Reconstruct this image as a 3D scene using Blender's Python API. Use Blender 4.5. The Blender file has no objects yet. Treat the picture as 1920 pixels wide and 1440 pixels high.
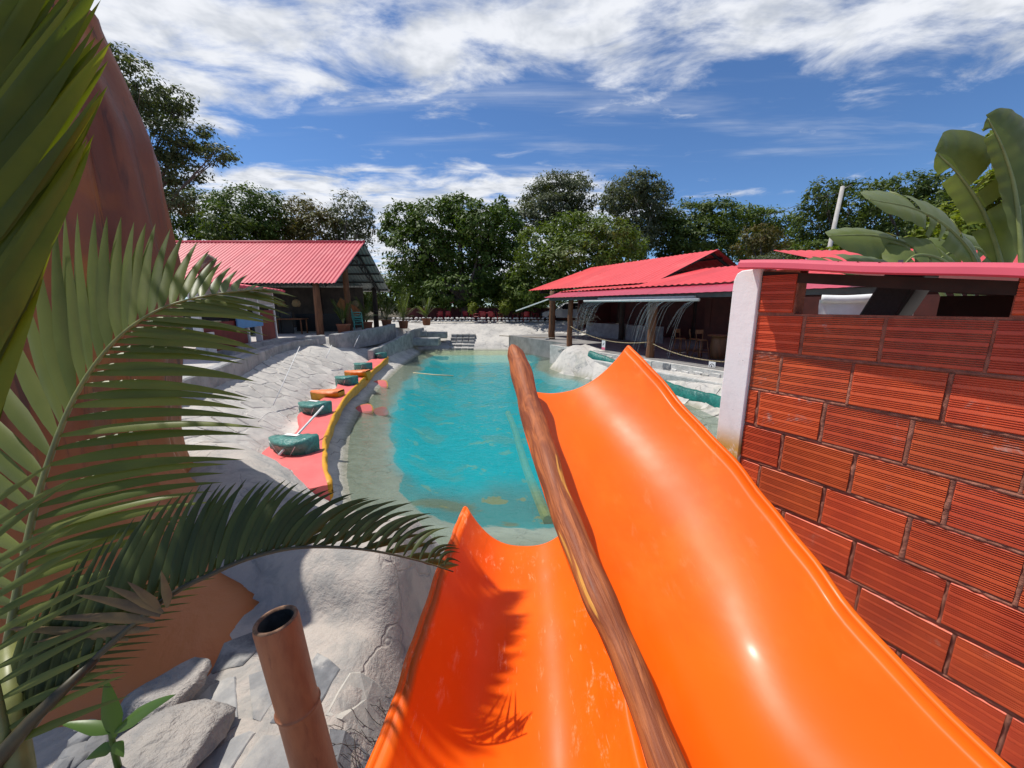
import bpy, math, random
import numpy as np
from mathutils import Vector, Matrix

random.seed(7)
rng = np.random.default_rng(11)
scene = bpy.context.scene
COL = scene.collection

# ------------------------------------------------------------------ camera
# water level is z = 0, the camera stands 3.0 m above it at the top of the slides
CAM = Vector((0.0, 0.0, 3.0))
PITCH = math.radians(11.4)
FPX = 723.0                      # focal length for a 1920 px wide picture (very wide phone lens)
cd = bpy.data.cameras.new('camera')
cam = bpy.data.objects.new('camera', cd)
COL.objects.link(cam)
cam.location = CAM
cam.rotation_euler = (math.pi / 2 - PITCH, 0, 0)
cd.sensor_width = 36.0
cd.lens = 36.0 * FPX / 1920.0
cd.clip_start = 0.05
cd.clip_end = 2000
scene.camera = cam

# ------------------------------------------------------------------ sun, sky, exposure
SUN = Vector((-0.41, 0.17, 0.895)).normalized()
sl = bpy.data.lights.new('sun', 'SUN')
sl.energy = 5.0
sl.angle = math.radians(0.53)
sl.color = (1.0, 0.955, 0.88)
so = bpy.data.objects.new('sun', sl)
COL.objects.link(so)
so.rotation_euler = SUN.to_track_quat('Z', 'Y').to_euler()
so.location = (-20, 0, 40)

world = bpy.data.worlds.new('World')
scene.world = world
world.use_nodes = True
SKY_STRENGTH = 0.11
CLOUD = 7.2                       # cloud radiance relative to the clear sky

def build_sky():
    nt = world.node_tree
    n, l = nt.nodes, nt.links
    n.clear()
    out = n.new('ShaderNodeOutputWorld')
    bg = n.new('ShaderNodeBackground')
    bg.inputs['Strength'].default_value = SKY_STRENGTH
    sky = n.new('ShaderNodeTexSky')
    sky.sky_type = 'NISHITA'
    sky.sun_disc = False
    sky.sun_elevation = math.asin(SUN.z)
    sky.sun_rotation = math.atan2(SUN.x, SUN.y)
    sky.altitude = 1200
    sky.air_density = 1.0
    sky.dust_density = 0.25
    sky.ozone_density = 2.6
    tc = n.new('ShaderNodeTexCoord')
    sep = n.new('ShaderNodeSeparateXYZ')
    l.new(tc.outputs['Generated'], sep.inputs[0])

    def m(op, a, b=None, c=None, clamp=False):
        x = n.new('ShaderNodeMath'); x.operation = op; x.use_clamp = clamp
        for i, v in enumerate((a, b, c)):
            if v is None: continue
            if isinstance(v, (int, float)): x.inputs[i].default_value = v
            else: l.new(v, x.inputs[i])
        return x.outputs[0]

    def ss(v, lo, hi, a=0.0, b=1.0):
        x = n.new('ShaderNodeMapRange'); x.interpolation_type = 'SMOOTHSTEP'
        l.new(v, x.inputs[0])
        x.inputs[1].default_value = lo; x.inputs[2].default_value = hi
        x.inputs[3].default_value = a; x.inputs[4].default_value = b
        return x.outputs[0]

    zc = m('ADD', m('MAXIMUM', sep.outputs[2], 0.0), 0.06)
    px = m('DIVIDE', sep.outputs[0], zc)     # where the view ray meets a flat cloud layer
    py = m('DIVIDE', sep.outputs[1], zc)
    comb = n.new('ShaderNodeCombineXYZ')
    l.new(px, comb.inputs[0]); l.new(py, comb.inputs[1])

    def noise(scale, detail, rough, loc=(0, 0, 0), stretch=(1, 1, 1), rot=0.0, dist=0.0):
        mp = n.new('ShaderNodeMapping')
        mp.inputs['Location'].default_value = loc
        mp.inputs['Scale'].default_value = stretch
        mp.inputs['Rotation'].default_value = (0, 0, rot)
        l.new(comb.outputs[0], mp.inputs[0])
        t = n.new('ShaderNodeTexNoise')
        t.inputs['Scale'].default_value = scale
        t.inputs['Detail'].default_value = detail
        t.inputs['Roughness'].default_value = rough
        t.inputs['Distortion'].default_value = dist
        l.new(mp.outputs[0], t.inputs['Vector'])
        return t.outputs[0]

    fine = noise(2.7, 8, 0.60, (3.1, 1.7, 0.3), (0.8, 1.2, 1), -0.15, 0.35)
    big = noise(0.75, 3, 0.5, (0.4, 2.3, 1.3))
    # nearer bank of broken cloud, then a blue lane, then a far bank over the trees
    lane = m('ADD', py, m('MULTIPLY', px, 0.16))
    near_bank = ss(lane, 1.50, 2.12, 1.0, 0.0)
    near_fade = ss(lane, 0.2, 0.9, 0.35, 1.0)
    near_bank = m('MULTIPLY', near_bank, near_fade)
    far_bank = ss(m('SUBTRACT', py, m('MULTIPLY', m('MAXIMUM', m('SUBTRACT', px, 0.2), 0.0), 0.55)), 2.25, 2.95)
    far_bank = m('MULTIPLY', far_bank, ss(px, 0.55, 2.0, 1.0, 0.12))
    cover = m('MAXIMUM', near_bank, far_bank)
    dens = m('ADD', m('MULTIPLY', cover, 0.36), m('ADD', m('MULTIPLY', fine, 1.15), m('MULTIPLY', big, 0.22)))
    mask = ss(dens, 0.79, 1.10)
    # thin streaks
    wisp = noise(1.1, 5, 0.62, (7.7, 0.2, 2.0), (0.55, 2.6, 1), 0.35, 0.4)
    wmask = m('MULTIPLY', ss(wisp, 0.50, 0.80), 0.42)
    mask = m('MAXIMUM', mask, wmask)
    mask = m('MULTIPLY', mask, ss(sep.outputs[2], 0.0, 0.05))
    # sun-side brightness and grey bases from the cloud's own thickness
    shade = noise(4.5, 4, 0.6, (3.4, 1.5, 0.9), (1, 1, 1), -0.15, 0.2)
    cr = n.new('ShaderNodeMix'); cr.data_type = 'RGBA'
    cr.inputs[6].default_value = (CLOUD * 0.74, CLOUD * 0.79, CLOUD * 0.88, 1)
    cr.inputs[7].default_value = (CLOUD * 1.12, CLOUD * 1.15, CLOUD * 1.22, 1)
    l.new(ss(shade, 0.30, 0.62), cr.inputs[0])
    tint = n.new('ShaderNodeMix'); tint.data_type = 'RGBA'; tint.blend_type = 'MULTIPLY'
    tint.inputs[0].default_value = 1.0
    tint.inputs[7].default_value = (0.68, 0.90, 1.14, 1)
    l.new(sky.outputs[0], tint.inputs[6])
    mx = n.new('ShaderNodeMix'); mx.data_type = 'RGBA'
    l.new(mask, mx.inputs[0])
    l.new(tint.outputs[2], mx.inputs[6])
    l.new(cr.outputs[2], mx.inputs[7])
    l.new(mx.outputs[2], bg.inputs['Color'])
    l.new(bg.outputs[0], out.inputs['Surface'])

build_sky()
scene.view_settings.view_transform = 'Standard'
scene.view_settings.look = 'None'
scene.view_settings.exposure = 0.0
scene.view_settings.gamma = 1.0
scene.view_settings.use_curve_mapping = False
scene.render.engine = 'CYCLES'
scene.cycles.use_denoising = True
scene.cycles.max_bounces = 6
scene.cycles.diffuse_bounces = 3
scene.cycles.glossy_bounces = 3
scene.cycles.transparent_max_bounces = 12
scene.cycles.sample_clamp_indirect = 6.0

# ------------------------------------------------------------------ survey helpers
CP, SP = math.cos(PITCH), math.sin(PITCH)
def ray(u, v):
    x = (u - 960) / FPX; y = (720 - v) / FPX
    return Vector((x, CP + y * SP, -SP + y * CP))
def at(u, v, s):                 # a point s metres deep along the lens axis
    return CAM + ray(u, v) * s
def atz(u, v, z):
    r = ray(u, v)
    return CAM + r * ((z - CAM.z) / r.z)
def atY(u, v, Y):
    r = ray(u, v)
    return CAM + r * (Y / r.y)

# ------------------------------------------------------------------ object helpers
def thing(name, label, cat, loc=(0, 0, 0), group=None):
    o = bpy.data.objects.new(name, None)
    o.empty_display_size = 0.1
    COL.objects.link(o)
    o.location = loc
    o['label'] = label; o['category'] = cat
    if group: o['group'] = group
    return o
def tag(o, label, cat, group=None):
    o['label'] = label; o['category'] = cat
    if group: o['group'] = group
    return o
def root_loc(o):
    p = Vector((0, 0, 0))
    while o is not None:
        p += Vector(o.location); o = o.parent
    return p
def link(name, me, parent=None, world=True, loc=None):
    o = bpy.data.objects.new(name, me)
    COL.objects.link(o)
    if parent is not None:
        o.parent = parent
        if world:                       # mesh was written in world coordinates
            o.location = -root_loc(parent)
    if loc is not None:
        o.location = loc
    return o
def dup(root, loc, label=None, rotz=None, group=None, scale=None):
    r = root.copy(); COL.objects.link(r); r.location = loc
    if rotz is not None: r.rotation_euler = (0, 0, rotz)
    if scale is not None: r.scale = (scale, scale, scale)
    if label: r['label'] = label
    if group: r['group'] = group
    for ch in list(root.children):
        c = ch.copy(); COL.objects.link(c); c.parent = r
        for g in list(ch.children):
            d = g.copy(); COL.objects.link(d); d.parent = c
    return r

class MB:
    """collects faces and links them as ONE mesh object"""
    def __init__(s):
        s.v = []; s.f = []; s.uv = []
    def add(s, vs, fs, uvs=None):
        b = len(s.v)
        s.v.extend([tuple(x) for x in vs])
        for i, f in enumerate(fs):
            s.f.append(tuple(b + k for k in f))
            s.uv.append(uvs[i] if uvs else None)
        return s
    def box(s, c, size, rz=0.0, M=None):
        hx, hy, hz = size[0] / 2, size[1] / 2, size[2] / 2
        vs = [Vector((x * hx, y * hy, z * hz)) for x in (-1, 1) for y in (-1, 1) for z in (-1, 1)]
        R = M if M is not None else Matrix.Rotation(rz, 3, 'Z')
        vs = [R @ q + Vector(c) for q in vs]
        return s.add(vs, [(0, 1, 3, 2), (4, 6, 7, 5), (0, 4, 5, 1), (2, 3, 7, 6), (0, 2, 6, 4), (1, 5, 7, 3)])
    def beam(s, a, b, w, h):            # rectangular bar from a to b
        a, b = Vector(a), Vector(b)
        d = (b - a); L = d.length; d.normalize()
        up = Vector((0, 0, 1)) if abs(d.z) < 0.95 else Vector((1, 0, 0))
        side = d.cross(up).normalized(); up = side.cross(d)
        M = Matrix((d, side, up)).transposed()
        return s.box((a + b) / 2, (L, w, h), M=M)
    def tube(s, pts, radii, n=8, caps=True, jitter=None):
        pts = [Vector(p) for p in pts]
        m = len(pts)
        if isinstance(radii, (int, float)): radii = [radii] * m
        rings = []; L = 0; vs = []; 
        ref = None
        b = len(s.v)
        lens = [0]
        for i in range(m):
            t = (pts[min(i + 1, m - 1)] - pts[max(i - 1, 0)]).normalized()
            if ref is None:
                ref = Vector((0, 0, 1)) if abs(t.z) < 0.9 else Vector((1, 0, 0))
            x = (ref - t * ref.dot(t)).normalized(); ref = x
            y = t.cross(x)
            if i: lens.append(lens[-1] + (pts[i] - pts[i - 1]).length)
            for k in range(n):
                a = 2 * math.pi * k / n
                r = radii[i] * (jitter(i, k) if jitter else 1.0)
                vs.append(pts[i] + (x * math.cos(a) + y * math.sin(a)) * r)
        fs, uv = [], []
        for i in range(m - 1):
            for k in range(n):
                k2 = (k + 1) % n
                fs.append((i * n + k, i * n + k2, (i + 1) * n + k2, (i + 1) * n + k))
                uv.append(((k / n, lens[i]), ((k + 1) / n, lens[i]), ((k + 1) / n, lens[i + 1]), (k / n, lens[i + 1])))
        if caps:
            fs.append(tuple(range(n - 1, -1, -1))); uv.append(tuple((0.5, 0) for _ in range(n)))
            fs.append(tuple((m - 1) * n + k for k in range(n))); uv.append(tuple((0.5, lens[-1]) for _ in range(n)))
        return s.add(vs, fs, uv)
    def lathe(s, c, prof, n=16, caps=True, M=None):        # prof: (radius, z)
        c = Vector(c); vs = []
        for r, z in prof:
            for k in range(n):
                a = 2 * math.pi * k / n
                q = Vector((r * math.cos(a), r * math.sin(a), z))
                vs.append(c + (M @ q if M is not None else q))
        fs = []
        for i in range(len(prof) - 1):
            for k in range(n):
                k2 = (k + 1) % n
                fs.append((i * n + k, i * n + k2, (i + 1) * n + k2, (i + 1) * n + k))
        if caps:
            fs.append(tuple(range(n - 1, -1, -1)))
            fs.append(tuple((len(prof) - 1) * n + k for k in range(n)))
        return s.add(vs, fs)
    def prism(s, poly, h):              # poly: list of 3-D points, h: offset vector
        h = Vector(h); n = len(poly)
        vs = [Vector(p) for p in poly] + [Vector(p) + h for p in poly]
        fs = [tuple(range(n - 1, -1, -1)), tuple(range(n, 2 * n))]
        for k in range(n):
            k2 = (k + 1) % n
            fs.append((k, k2, n + k2, n + k))
        return s.add(vs, fs)
    def grid(s, P, uvs=None, flip=False):   # P[i][j] points
        r, c = len(P), len(P[0])
        vs = [p for row in P for p in row]
        fs, uv = [], []
        for i in range(r - 1):
            for j in range(c - 1):
                q = (i * c + j, i * c + j + 1, (i + 1) * c + j + 1, (i + 1) * c + j)
                fs.append(q[::-1] if flip else q)
                u = ((j / (c - 1), i / (r - 1)), ((j + 1) / (c - 1), i / (r - 1)), ((j + 1) / (c - 1), (i + 1) / (r - 1)), (j / (c - 1), (i + 1) / (r - 1)))
                uv.append(u[::-1] if flip else u)
        return s.add(vs, fs, uv)
    def mesh(s, name, mat, smooth=False):
        me = bpy.data.meshes.new(name)
        me.from_pydata(s.v, [], s.f)
        if any(u is not None for u in s.uv):
            lay = me.uv_layers.new(name='UVMap')
            i = 0
            for f, u in zip(s.f, s.uv):
                for k in range(len(f)):
                    lay.data[i].uv = u[k] if u is not None else (0, 0)
                    i += 1
        if smooth: me.polygons.foreach_set('use_smooth', [True] * len(me.polygons))
        if mat is not None: me.materials.append(mat)
        me.update()
        return me
    def build(s, name, mat, parent=None, smooth=False, world=True, loc=None):
        return link(name, s.mesh(name, mat, smooth), parent, world, loc)

def catmull(pts, n):
    pts = [Vector(p) for p in pts]
    out = []
    m = len(pts)
    for i in range(m - 1):
        p0 = pts[max(i - 1, 0)]; p1 = pts[i]; p2 = pts[i + 1]; p3 = pts[min(i + 2, m - 1)]
        if i == 0: p0 = p1 * 2 - p2
        if i == m - 2: p3 = p2 * 2 - p1
        for k in range(n):
            t = k / n
            out.append(0.5 * ((2 * p1) + (p2 - p0) * t + (2 * p0 - 5 * p1 + 4 * p2 - p3) * t * t + (3 * p1 - p0 - 3 * p2 + p3) * t ** 3))
    out.append(pts[-1])
    return out
def sample_path(path, t):
    x = t * (len(path) - 1); i = min(int(x), len(path) - 2)
    return path[i].lerp(path[i + 1], x - i)
def bevel(o, w, seg=1, angle=35):
    b = o.modifiers.new('bevel', 'BEVEL'); b.width = w; b.segments = seg
    b.limit_method = 'ANGLE'; b.angle_limit = math.radians(angle)
    return o

# ------------------------------------------------------------------ materials
MATS = {}
def new_mat(name):
    m = bpy.data.materials.new(name); m.use_nodes = True
    nt = m.node_tree; nt.nodes.clear()
    out = nt.nodes.new('ShaderNodeOutputMaterial')
    p = nt.nodes.new('ShaderNodeBsdfPrincipled')
    nt.links.new(p.outputs[0], out.inputs['Surface'])
    MATS[name] = m
    return m, nt, p, out
def node(nt, t, **kw):
    x = nt.nodes.new(t)
    for k, v in kw.items():
        if k in x.inputs: x.inputs[k].default_value = v
        else: setattr(x, k, v)
    return x
def coords(nt, kind='Object', scale=(1, 1, 1), rnd=False):
    tc = nt.nodes.new('ShaderNodeTexCoord')
    mp = nt.nodes.new('ShaderNodeMapping')
    mp.inputs['Scale'].default_value = scale
    nt.links.new(tc.outputs[kind], mp.inputs[0])
    if rnd:
        oi = nt.nodes.new('ShaderNodeObjectInfo')
        vm = nt.nodes.new('ShaderNodeVectorMath'); vm.operation = 'SCALE'
        vm.inputs[0].default_value = (37.0, 53.0, 17.0)
        nt.links.new(oi.outputs['Random'], vm.inputs['Scale'])
        nt.links.new(vm.outputs[0], mp.inputs['Location'])
    return mp.outputs[0]
def noise(nt, vec, scale, detail=5, rough=0.55, dist=0.0):
    t = node(nt, 'ShaderNodeTexNoise', Scale=scale, Detail=detail, Roughness=rough, Distortion=dist)
    nt.links.new(vec, t.inputs['Vector'])
    return t.outputs[0]
def maprange(nt, v, a, b, c=0.0, d=1.0, smooth=True):
    x = nt.nodes.new('ShaderNodeMapRange')
    if smooth: x.interpolation_type = 'SMOOTHSTEP'
    nt.links.new(v, x.inputs[0])
    for i, q in enumerate((a, b, c, d)): x.inputs[i + 1].default_value = q
    return x.outputs[0]
def mixc(nt, fac, a, b, mode='MIX'):
    x = nt.nodes.new('ShaderNodeMix'); x.data_type = 'RGBA'; x.blend_type = mode
    for i, q in ((0, fac), (6, a), (7, b)):
        if isinstance(q, (int, float)): x.inputs[i].default_value = q
        elif isinstance(q, tuple): x.inputs[i].default_value = (*q[:3], 1)
        else: nt.links.new(q, x.inputs[i])
    return x.outputs[2]
def mathn(nt, op, a, b=None, clamp=False):
    x = nt.nodes.new('ShaderNodeMath'); x.operation = op; x.use_clamp = clamp
    for i, q in enumerate((a, b)):
        if q is None: continue
        if isinstance(q, (int, float)): x.inputs[i].default_value = q
        else: nt.links.new(q, x.inputs[i])
    return x.outputs[0]
def bumpn(nt, p, height, strength, dist=0.02):
    b = node(nt, 'ShaderNodeBump', Strength=strength, Distance=dist)
    nt.links.new(height, b.inputs['Height'])
    nt.links.new(b.outputs[0], p.inputs['Normal'])
    return b

def basic(name, c1, c2=None, scale=4.0, rough=0.6, bump=0.0, bscale=40.0, spec=0.5, coat=0.0, metal=0.0,
          stretch=(1, 1, 1), rnd=True, lo=0.35, hi=0.65, rvar=0.0, rnd_amt=0.0, kind='Object', c3=None, c3scale=1.0, c3lo=0.58, c3hi=0.68, bdist=0.01):
    m, nt, p, out = new_mat(name)
    vec = coords(nt, kind, stretch, rnd)
    c2 = c2 or tuple(x * 0.75 for x in c1)
    f = noise(nt, vec, scale, 6, 0.6)
    col = mixc(nt, maprange(nt, f, lo, hi), c1, c2)
    if c3:
        f3 = noise(nt, vec, c3scale, 8, 0.65, 0.3)
        col = mixc(nt, maprange(nt, f3, c3lo, c3hi), col, c3)
    if rnd_amt:
        oi = nt.nodes.new('ShaderNodeObjectInfo')
        g = maprange(nt, oi.outputs['Random'], 0, 1, 1 - rnd_amt, 1 + rnd_amt, False)
        hs = nt.nodes.new('ShaderNodeHueSaturation')
        nt.links.new(g, hs.inputs['Value']); nt.links.new(col, hs.inputs['Color'])
        col = hs.outputs[0]
    nt.links.new(col, p.inputs['Base Color'])
    p.inputs['Roughness'].default_value = rough
    if rvar:
        nt.links.new(maprange(nt, f, 0.3, 0.7, rough - rvar, rough + rvar), p.inputs['Roughness'])
    p.inputs['Specular IOR Level'].default_value = spec
    p.inputs['Metallic'].default_value = metal
    p.inputs['Coat Weight'].default_value = coat
    p.inputs['Coat Roughness'].default_value = 0.12
    if bump:
        bumpn(nt, p, noise(nt, vec, bscale, 6, 0.6), bump, bdist)
    return m

# ------------------------------------------------------------------ ground, pool and water
POOL = [(-6.1, 27.0), (-5.9, 24.5), (-5.65, 20.0), (-5.35, 17.3), (-4.95, 14.0), (-4.45, 10.9), (-3.95, 9.0), (-3.55, 7.9), (-3.0, 6.5),
        (-2.45, 5.4), (-1.9, 4.75), (-1.0, 4.3), (0.5, 4.15), (2.5, 4.3), (4.5, 5.0), (5.7, 6.2), (6.15, 8.0),
        (5.9, 10.0), (5.35, 12.0), (4.5, 14.2), (3.3, 15.9), (2.35, 17.2), (1.85, 18.7), (2.2, 20.5), (2.5, 23.0), (2.6, 27.0)]
PX = np.array([p[0] for p in POOL]); PY = np.array([p[1] for p in POOL])

def pool_sd(X, Y):
    X = np.asarray(X, float); Y = np.asarray(Y, float)
    best = np.full(X.shape, 1e9); inside = np.zeros(X.shape, bool)
    n = len(POOL)
    for i in range(n):
        ax, ay = POOL[i]; bx, by = POOL[(i + 1) % n]
        dx, dy = bx - ax, by - ay
        t = np.clip(((X - ax) * dx + (Y - ay) * dy) / (dx * dx + dy * dy), 0, 1)
        best = np.minimum(best, np.hypot(X - ax - t * dx, Y - ay - t * dy))
        c = ((ay > Y) != (by > Y))
        with np.errstate(divide='ignore', invalid='ignore'):
            xi = (bx - ax) * (Y - ay) / (by - ay if by != ay else 1e-9) + ax
        inside ^= c & (X < xi)
    return np.where(inside, -best, best)
def sstep(x, a, b):
    t = np.clip((x - a) / (b - a), 0, 1); return t * t * (3 - 2 * t)
def wob(X, Y, f, ph=0.0):
    return (np.sin(X * f + 1.3 + ph) * np.cos(Y * f * 0.83 + 0.4 - ph) + 0.5 * np.sin(X * f * 2.1 + Y * f * 1.7 + 2 * ph) + 0.35 * np.cos(X * f * 3.7 - Y * f * 3.1 + ph)) / 1.85
CURB = [(-5.6, 5.0), (-6.0, 6.2), (-6.4, 7.4), (-7.0, 9.4), (-7.7, 11.6), (-8.3, 13.6), (-8.55, 15.5), (-8.35, 16.6)]
def curb_x(Y):
    return np.interp(Y, [c[1] for c in CURB] + [18, 21, 27], [c[0] for c in CURB] + [-8.0, -7.6, -7.2])
TL, TF, FLOOR = 1.62, 1.74, 1.0       # left terrace, far terrace, restaurant floor
def hfun(X, Y):
    X = np.asarray(X, float); Y = np.asarray(Y, float)
    d = pool_sd(X, Y)
    # inside the pool
    far = sstep(Y, 22.5, 26.0)
    deep = np.minimum(0.80 - 0.48 * far, 0.38 * np.maximum(-d, 0))
    right_shelf = sstep(X, 2.6, 4.2)
    deep = deep * (1 - 0.55 * right_shelf)
    zin = -deep
    do = np.maximum(d, 0)
    dw = np.maximum(0, do + 0.10 * wob(X, Y, 1.7))
    near = np.interp(dw, [0, .12, .5, .95, 1.35, 1.75, 2.0, 2.12, 8], [0, .12, .5, 1.05, 1.27, 1.25, 1.12, .90, .93])
    bank = np.interp(do, [0, .12, .42, .52, .60, 1.15, 1.5, 2.3, 3.0, 9], [0, .10, .24, .30, .46, .47, .72, 1.12, 1.38, 1.46])
    cut = sstep(X, -.95, -.45) * (1 - sstep(Y, 4.6, 6.0))
    low = np.interp(dw, [0, .2, .8, 2.2, 3.0, 8], [0, .06, .18, .30, .55, .9])
    near = near * (1 - cut) + low * cut
    wn = 1 - sstep(Y, 4.6, 6.0)
    left = near * wn + bank * (1 - wn)
    terr = sstep(curb_x(Y) - X, 0.0, 0.10) * sstep(Y, 4.6, 5.2)
    left = left * (1 - terr) + TL * terr
    left = left + 0.35 * sstep(-X, 3.0, 6.0) * wn * (1 - terr) * sstep(do, 2.2, 4)
    fr = np.interp(do, [0, .3, 1.2, 3.0, 4.2, 5.0], [0, .18, .62, 1.28, 1.62, TF])
    rt = np.interp(do, [0, .35, .6, 1.0, 1.5, 1.6, 40], [0, .34, .60, .74, .84, FLOOR - .03, FLOOR - .03])
    wf = sstep(Y + 0.25 * X * (X < 0), 25.0, 28.5)
    wr = sstep(X, 0.8, 2.2) * sstep(Y, 4.5, 7.5)
    zo = left * (1 - wr) + rt * wr
    zo = zo * (1 - wf) + fr * wf
    zo = np.where(wf > 0, zo, zo)
    bump = 0.42 * np.exp(-(((X - 2.95) / 0.85) ** 2 + ((Y - 18.3) / 1.4) ** 2))
    zo = zo + bump * (d > 0) * np.minimum(1, do * 2.5)
    z = np.where(d < 0, zin, zo)
    rough = 0.022 * wob(X, Y, 2.3) + 0.013 * wob(X, Y, 5.1, 1.0) + 0.012 * wob(X, Y, 11.0, 2.0)
    fl = sstep(do, 0.0, 0.6) * (1 - terr) * (1 - wf * 0.5) * (1 - wr * sstep(do, 1.3, 1.7))
    return z + rough * fl
def hz(x, y): return float(hfun(np.array([x]), np.array([y]))[0])

def axis(parts):
    o = []
    for a, b, st in parts: o += list(np.arange(a, b - 1e-6, st))
    return np.array(o)
gx = axis([(-600, -120, 120), (-120, -30, 15), (-30, -14, 2), (-14, -7, .18), (-7, 0.8, .075), (0.8, 7, .12), (7, 12, .4), (12, 40, 3), (40, 120, 16), (120, 721, 120)])
gy = axis([(-200, -20, 45), (-20, -2, 3), (-2, 1.2, .2), (1.2, 6, .055), (6, 14, .10), (14, 34, .18), (34, 60, 2), (60, 160, 15), (160, 1001, 140)])
GX, GY = np.meshgrid(gx, gy)
GZ = hfun(GX, GY)
nx, ny = len(gx), len(gy)
gverts = np.stack([GX.ravel(), GY.ravel(), GZ.ravel()], 1)
ii = (np.arange(ny - 1)[:, None] * nx + np.arange(nx - 1)[None, :]).ravel()
gfaces = np.stack([ii, ii + 1, ii + 1 + nx, ii + nx], 1)
gme = bpy.data.meshes.new('ground')
gme.from_pydata(gverts.tolist(), [], gfaces.tolist())
gme.polygons.foreach_set('use_smooth', [True] * len(gme.polygons))
# which parts of the shell are painted, and which are rough rubble
SD = pool_sd(GX, GY).ravel()
Xf, Yf = GX.ravel(), GY.ravel()
w1 = wob(Xf, Yf, 0.9) * 0.35
paint = sstep(-SD + w1, .65, 1.15) * (1 - sstep(Yf + w1, 24.2, 24.7)) * sstep(Yf + 0.5 * w1, 5.0, 6.6) * (1 - sstep(Xf + w1, 3.0, 3.9))
pale = sstep(-SD, 0.0, 0.2) * sstep(Yf, 24.0, 24.8)
sand = (1 - sstep(Yf, 3.6, 5.8)) * (SD > 0) * sstep(SD, .5, 1.2) 
algae = sstep(SD, -1.7, -0.05) * (1 - sstep(SD, 0.04, 0.16)) * (1 - pale)
shaded_earth = (SD > 0) * sstep(Yf, 34.0, 36.0) + (SD > 0) * sstep(np.abs(Xf + 2), 15, 20) * (Yf > 8)  # brown earth, with the shade under the far trees put into its colour
for nm, arr in (('shaded_earth', np.clip(shaded_earth, 0, 1)), ('paint', paint), ('pale', pale), ('sand', sand), ('algae', algae)):
    a = gme.attributes.new(nm, 'FLOAT', 'POINT'); a.data.foreach_set('value', np.asarray(arr, np.float32))

def ground_material():
    m, nt, p, out = new_mat('cement_ground')
    vec = coords(nt)
    L = nt.links
    def attr(nm):
        a = nt.nodes.new('ShaderNodeAttribute'); a.attribute_name = nm; return a.outputs['Fac']
    n1 = noise(nt, vec, 0.9, 5, 0.62); n2 = noise(nt, vec, 4.5, 6, 0.65, 0.4); n3 = noise(nt, vec, 30, 4, 0.7)
    col = mixc(nt, maprange(nt, n1, .38, .62), (.55, .52, .47), (.43, .41, .38))
    col = mixc(nt, maprange(nt, n2, .52, .72), col, (.34, .335, .33))
    col = mixc(nt, maprange(nt, n3, .45, .75, 0, .45), col, (.62, .59, .54))
    # hairline trowel cracks
    vo = node(nt, 'ShaderNodeTexVoronoi', Scale=1.3, feature='DISTANCE_TO_EDGE')
    wv = nt.nodes.new('ShaderNodeVectorMath'); wv.operation = 'ADD'
    nn = node(nt, 'ShaderNodeTexNoise', Scale=2.0, Detail=4.0); L.new(vec, nn.inputs['Vector'])
    sc = nt.nodes.new('ShaderNodeVectorMath'); sc.operation = 'SCALE'; sc.inputs['Scale'].default_value = 0.55
    L.new(nn.outputs['Color'], sc.inputs[0]); L.new(vec, wv.inputs[0]); L.new(sc.outputs[0], wv.inputs[1])
    L.new(wv.outputs[0], vo.inputs['Vector'])
    crack = maprange(nt, vo.outputs['Distance'], 0.004, 0.02, 1, 0)
    crack = mathn(nt, 'MULTIPLY', crack, maprange(nt, n1, .40, .6))
    col = mixc(nt, mathn(nt, 'MULTIPLY', crack, 0.65), col, (.16, .15, .14))
    sandc = mixc(nt, maprange(nt, n2, .4, .65), (.42, .37, .325), (.29, .275, .255))
    col = mixc(nt, mathn(nt, 'MULTIPLY', attr('sand'), 0.88), col, sandc)
    alg = mixc(nt, maprange(nt, n2, .4, .62), (.20, .20, .14), (.29, .28, .21))
    col = mixc(nt, mathn(nt, 'MULTIPLY', attr('algae'), 0.85), col, alg)
    tq = mixc(nt, maprange(nt, n1, .35, .7), (.0, .36, .41), (.0, .29, .34))
    worn = noise(nt, vec, 0.62, 5, 0.5, 0.5)
    tq = mixc(nt, maprange(nt, worn, .55, .63, 0, .85), tq, (.20, .22, .12))
    worn2 = noise(nt, vec, 1.9, 3, 0.5, 0.3)
    tq = mixc(nt, maprange(nt, worn2, .62, .67, 0, .8), tq, (.42, .34, .08))
    pe = mathn(nt, 'ADD', attr('paint'), mathn(nt, 'MULTIPLY', mathn(nt, 'SUBTRACT', noise(nt, vec, 1.7, 5, .6, .4), .5), 1.1))
    col = mixc(nt, maprange(nt, pe, .42, .62), col, tq)
    pl = mixc(nt, maprange(nt, n2, .4, .7), (.66, .66, .40), (.48, .50, .32))
    col = mixc(nt, mathn(nt, 'MULTIPLY', attr('pale'), 0.9), col, pl)
    col = mixc(nt, attr('shaded_earth'), col, mixc(nt, maprange(nt, n2, .4, .65), (.10, .075, .045), (.055, .05, .025)))
    L.new(col, p.inputs['Base Color'])
    p.inputs['Roughness'].default_value = 0.85
    p.inputs['Specular IOR Level'].default_value = 0.25
    h = mathn(nt, 'ADD', n2, mathn(nt, 'MULTIPLY', n3, 0.4))
    h = mathn(nt, 'SUBTRACT', h, mathn(nt, 'MULTIPLY', crack, 0.5))
    bumpn(nt, p, h, 0.55, 0.05)
    return m
gme.materials.append(ground_material())
gme.update()
ground = link('ground', gme); ground['kind'] = 'structure'

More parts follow.
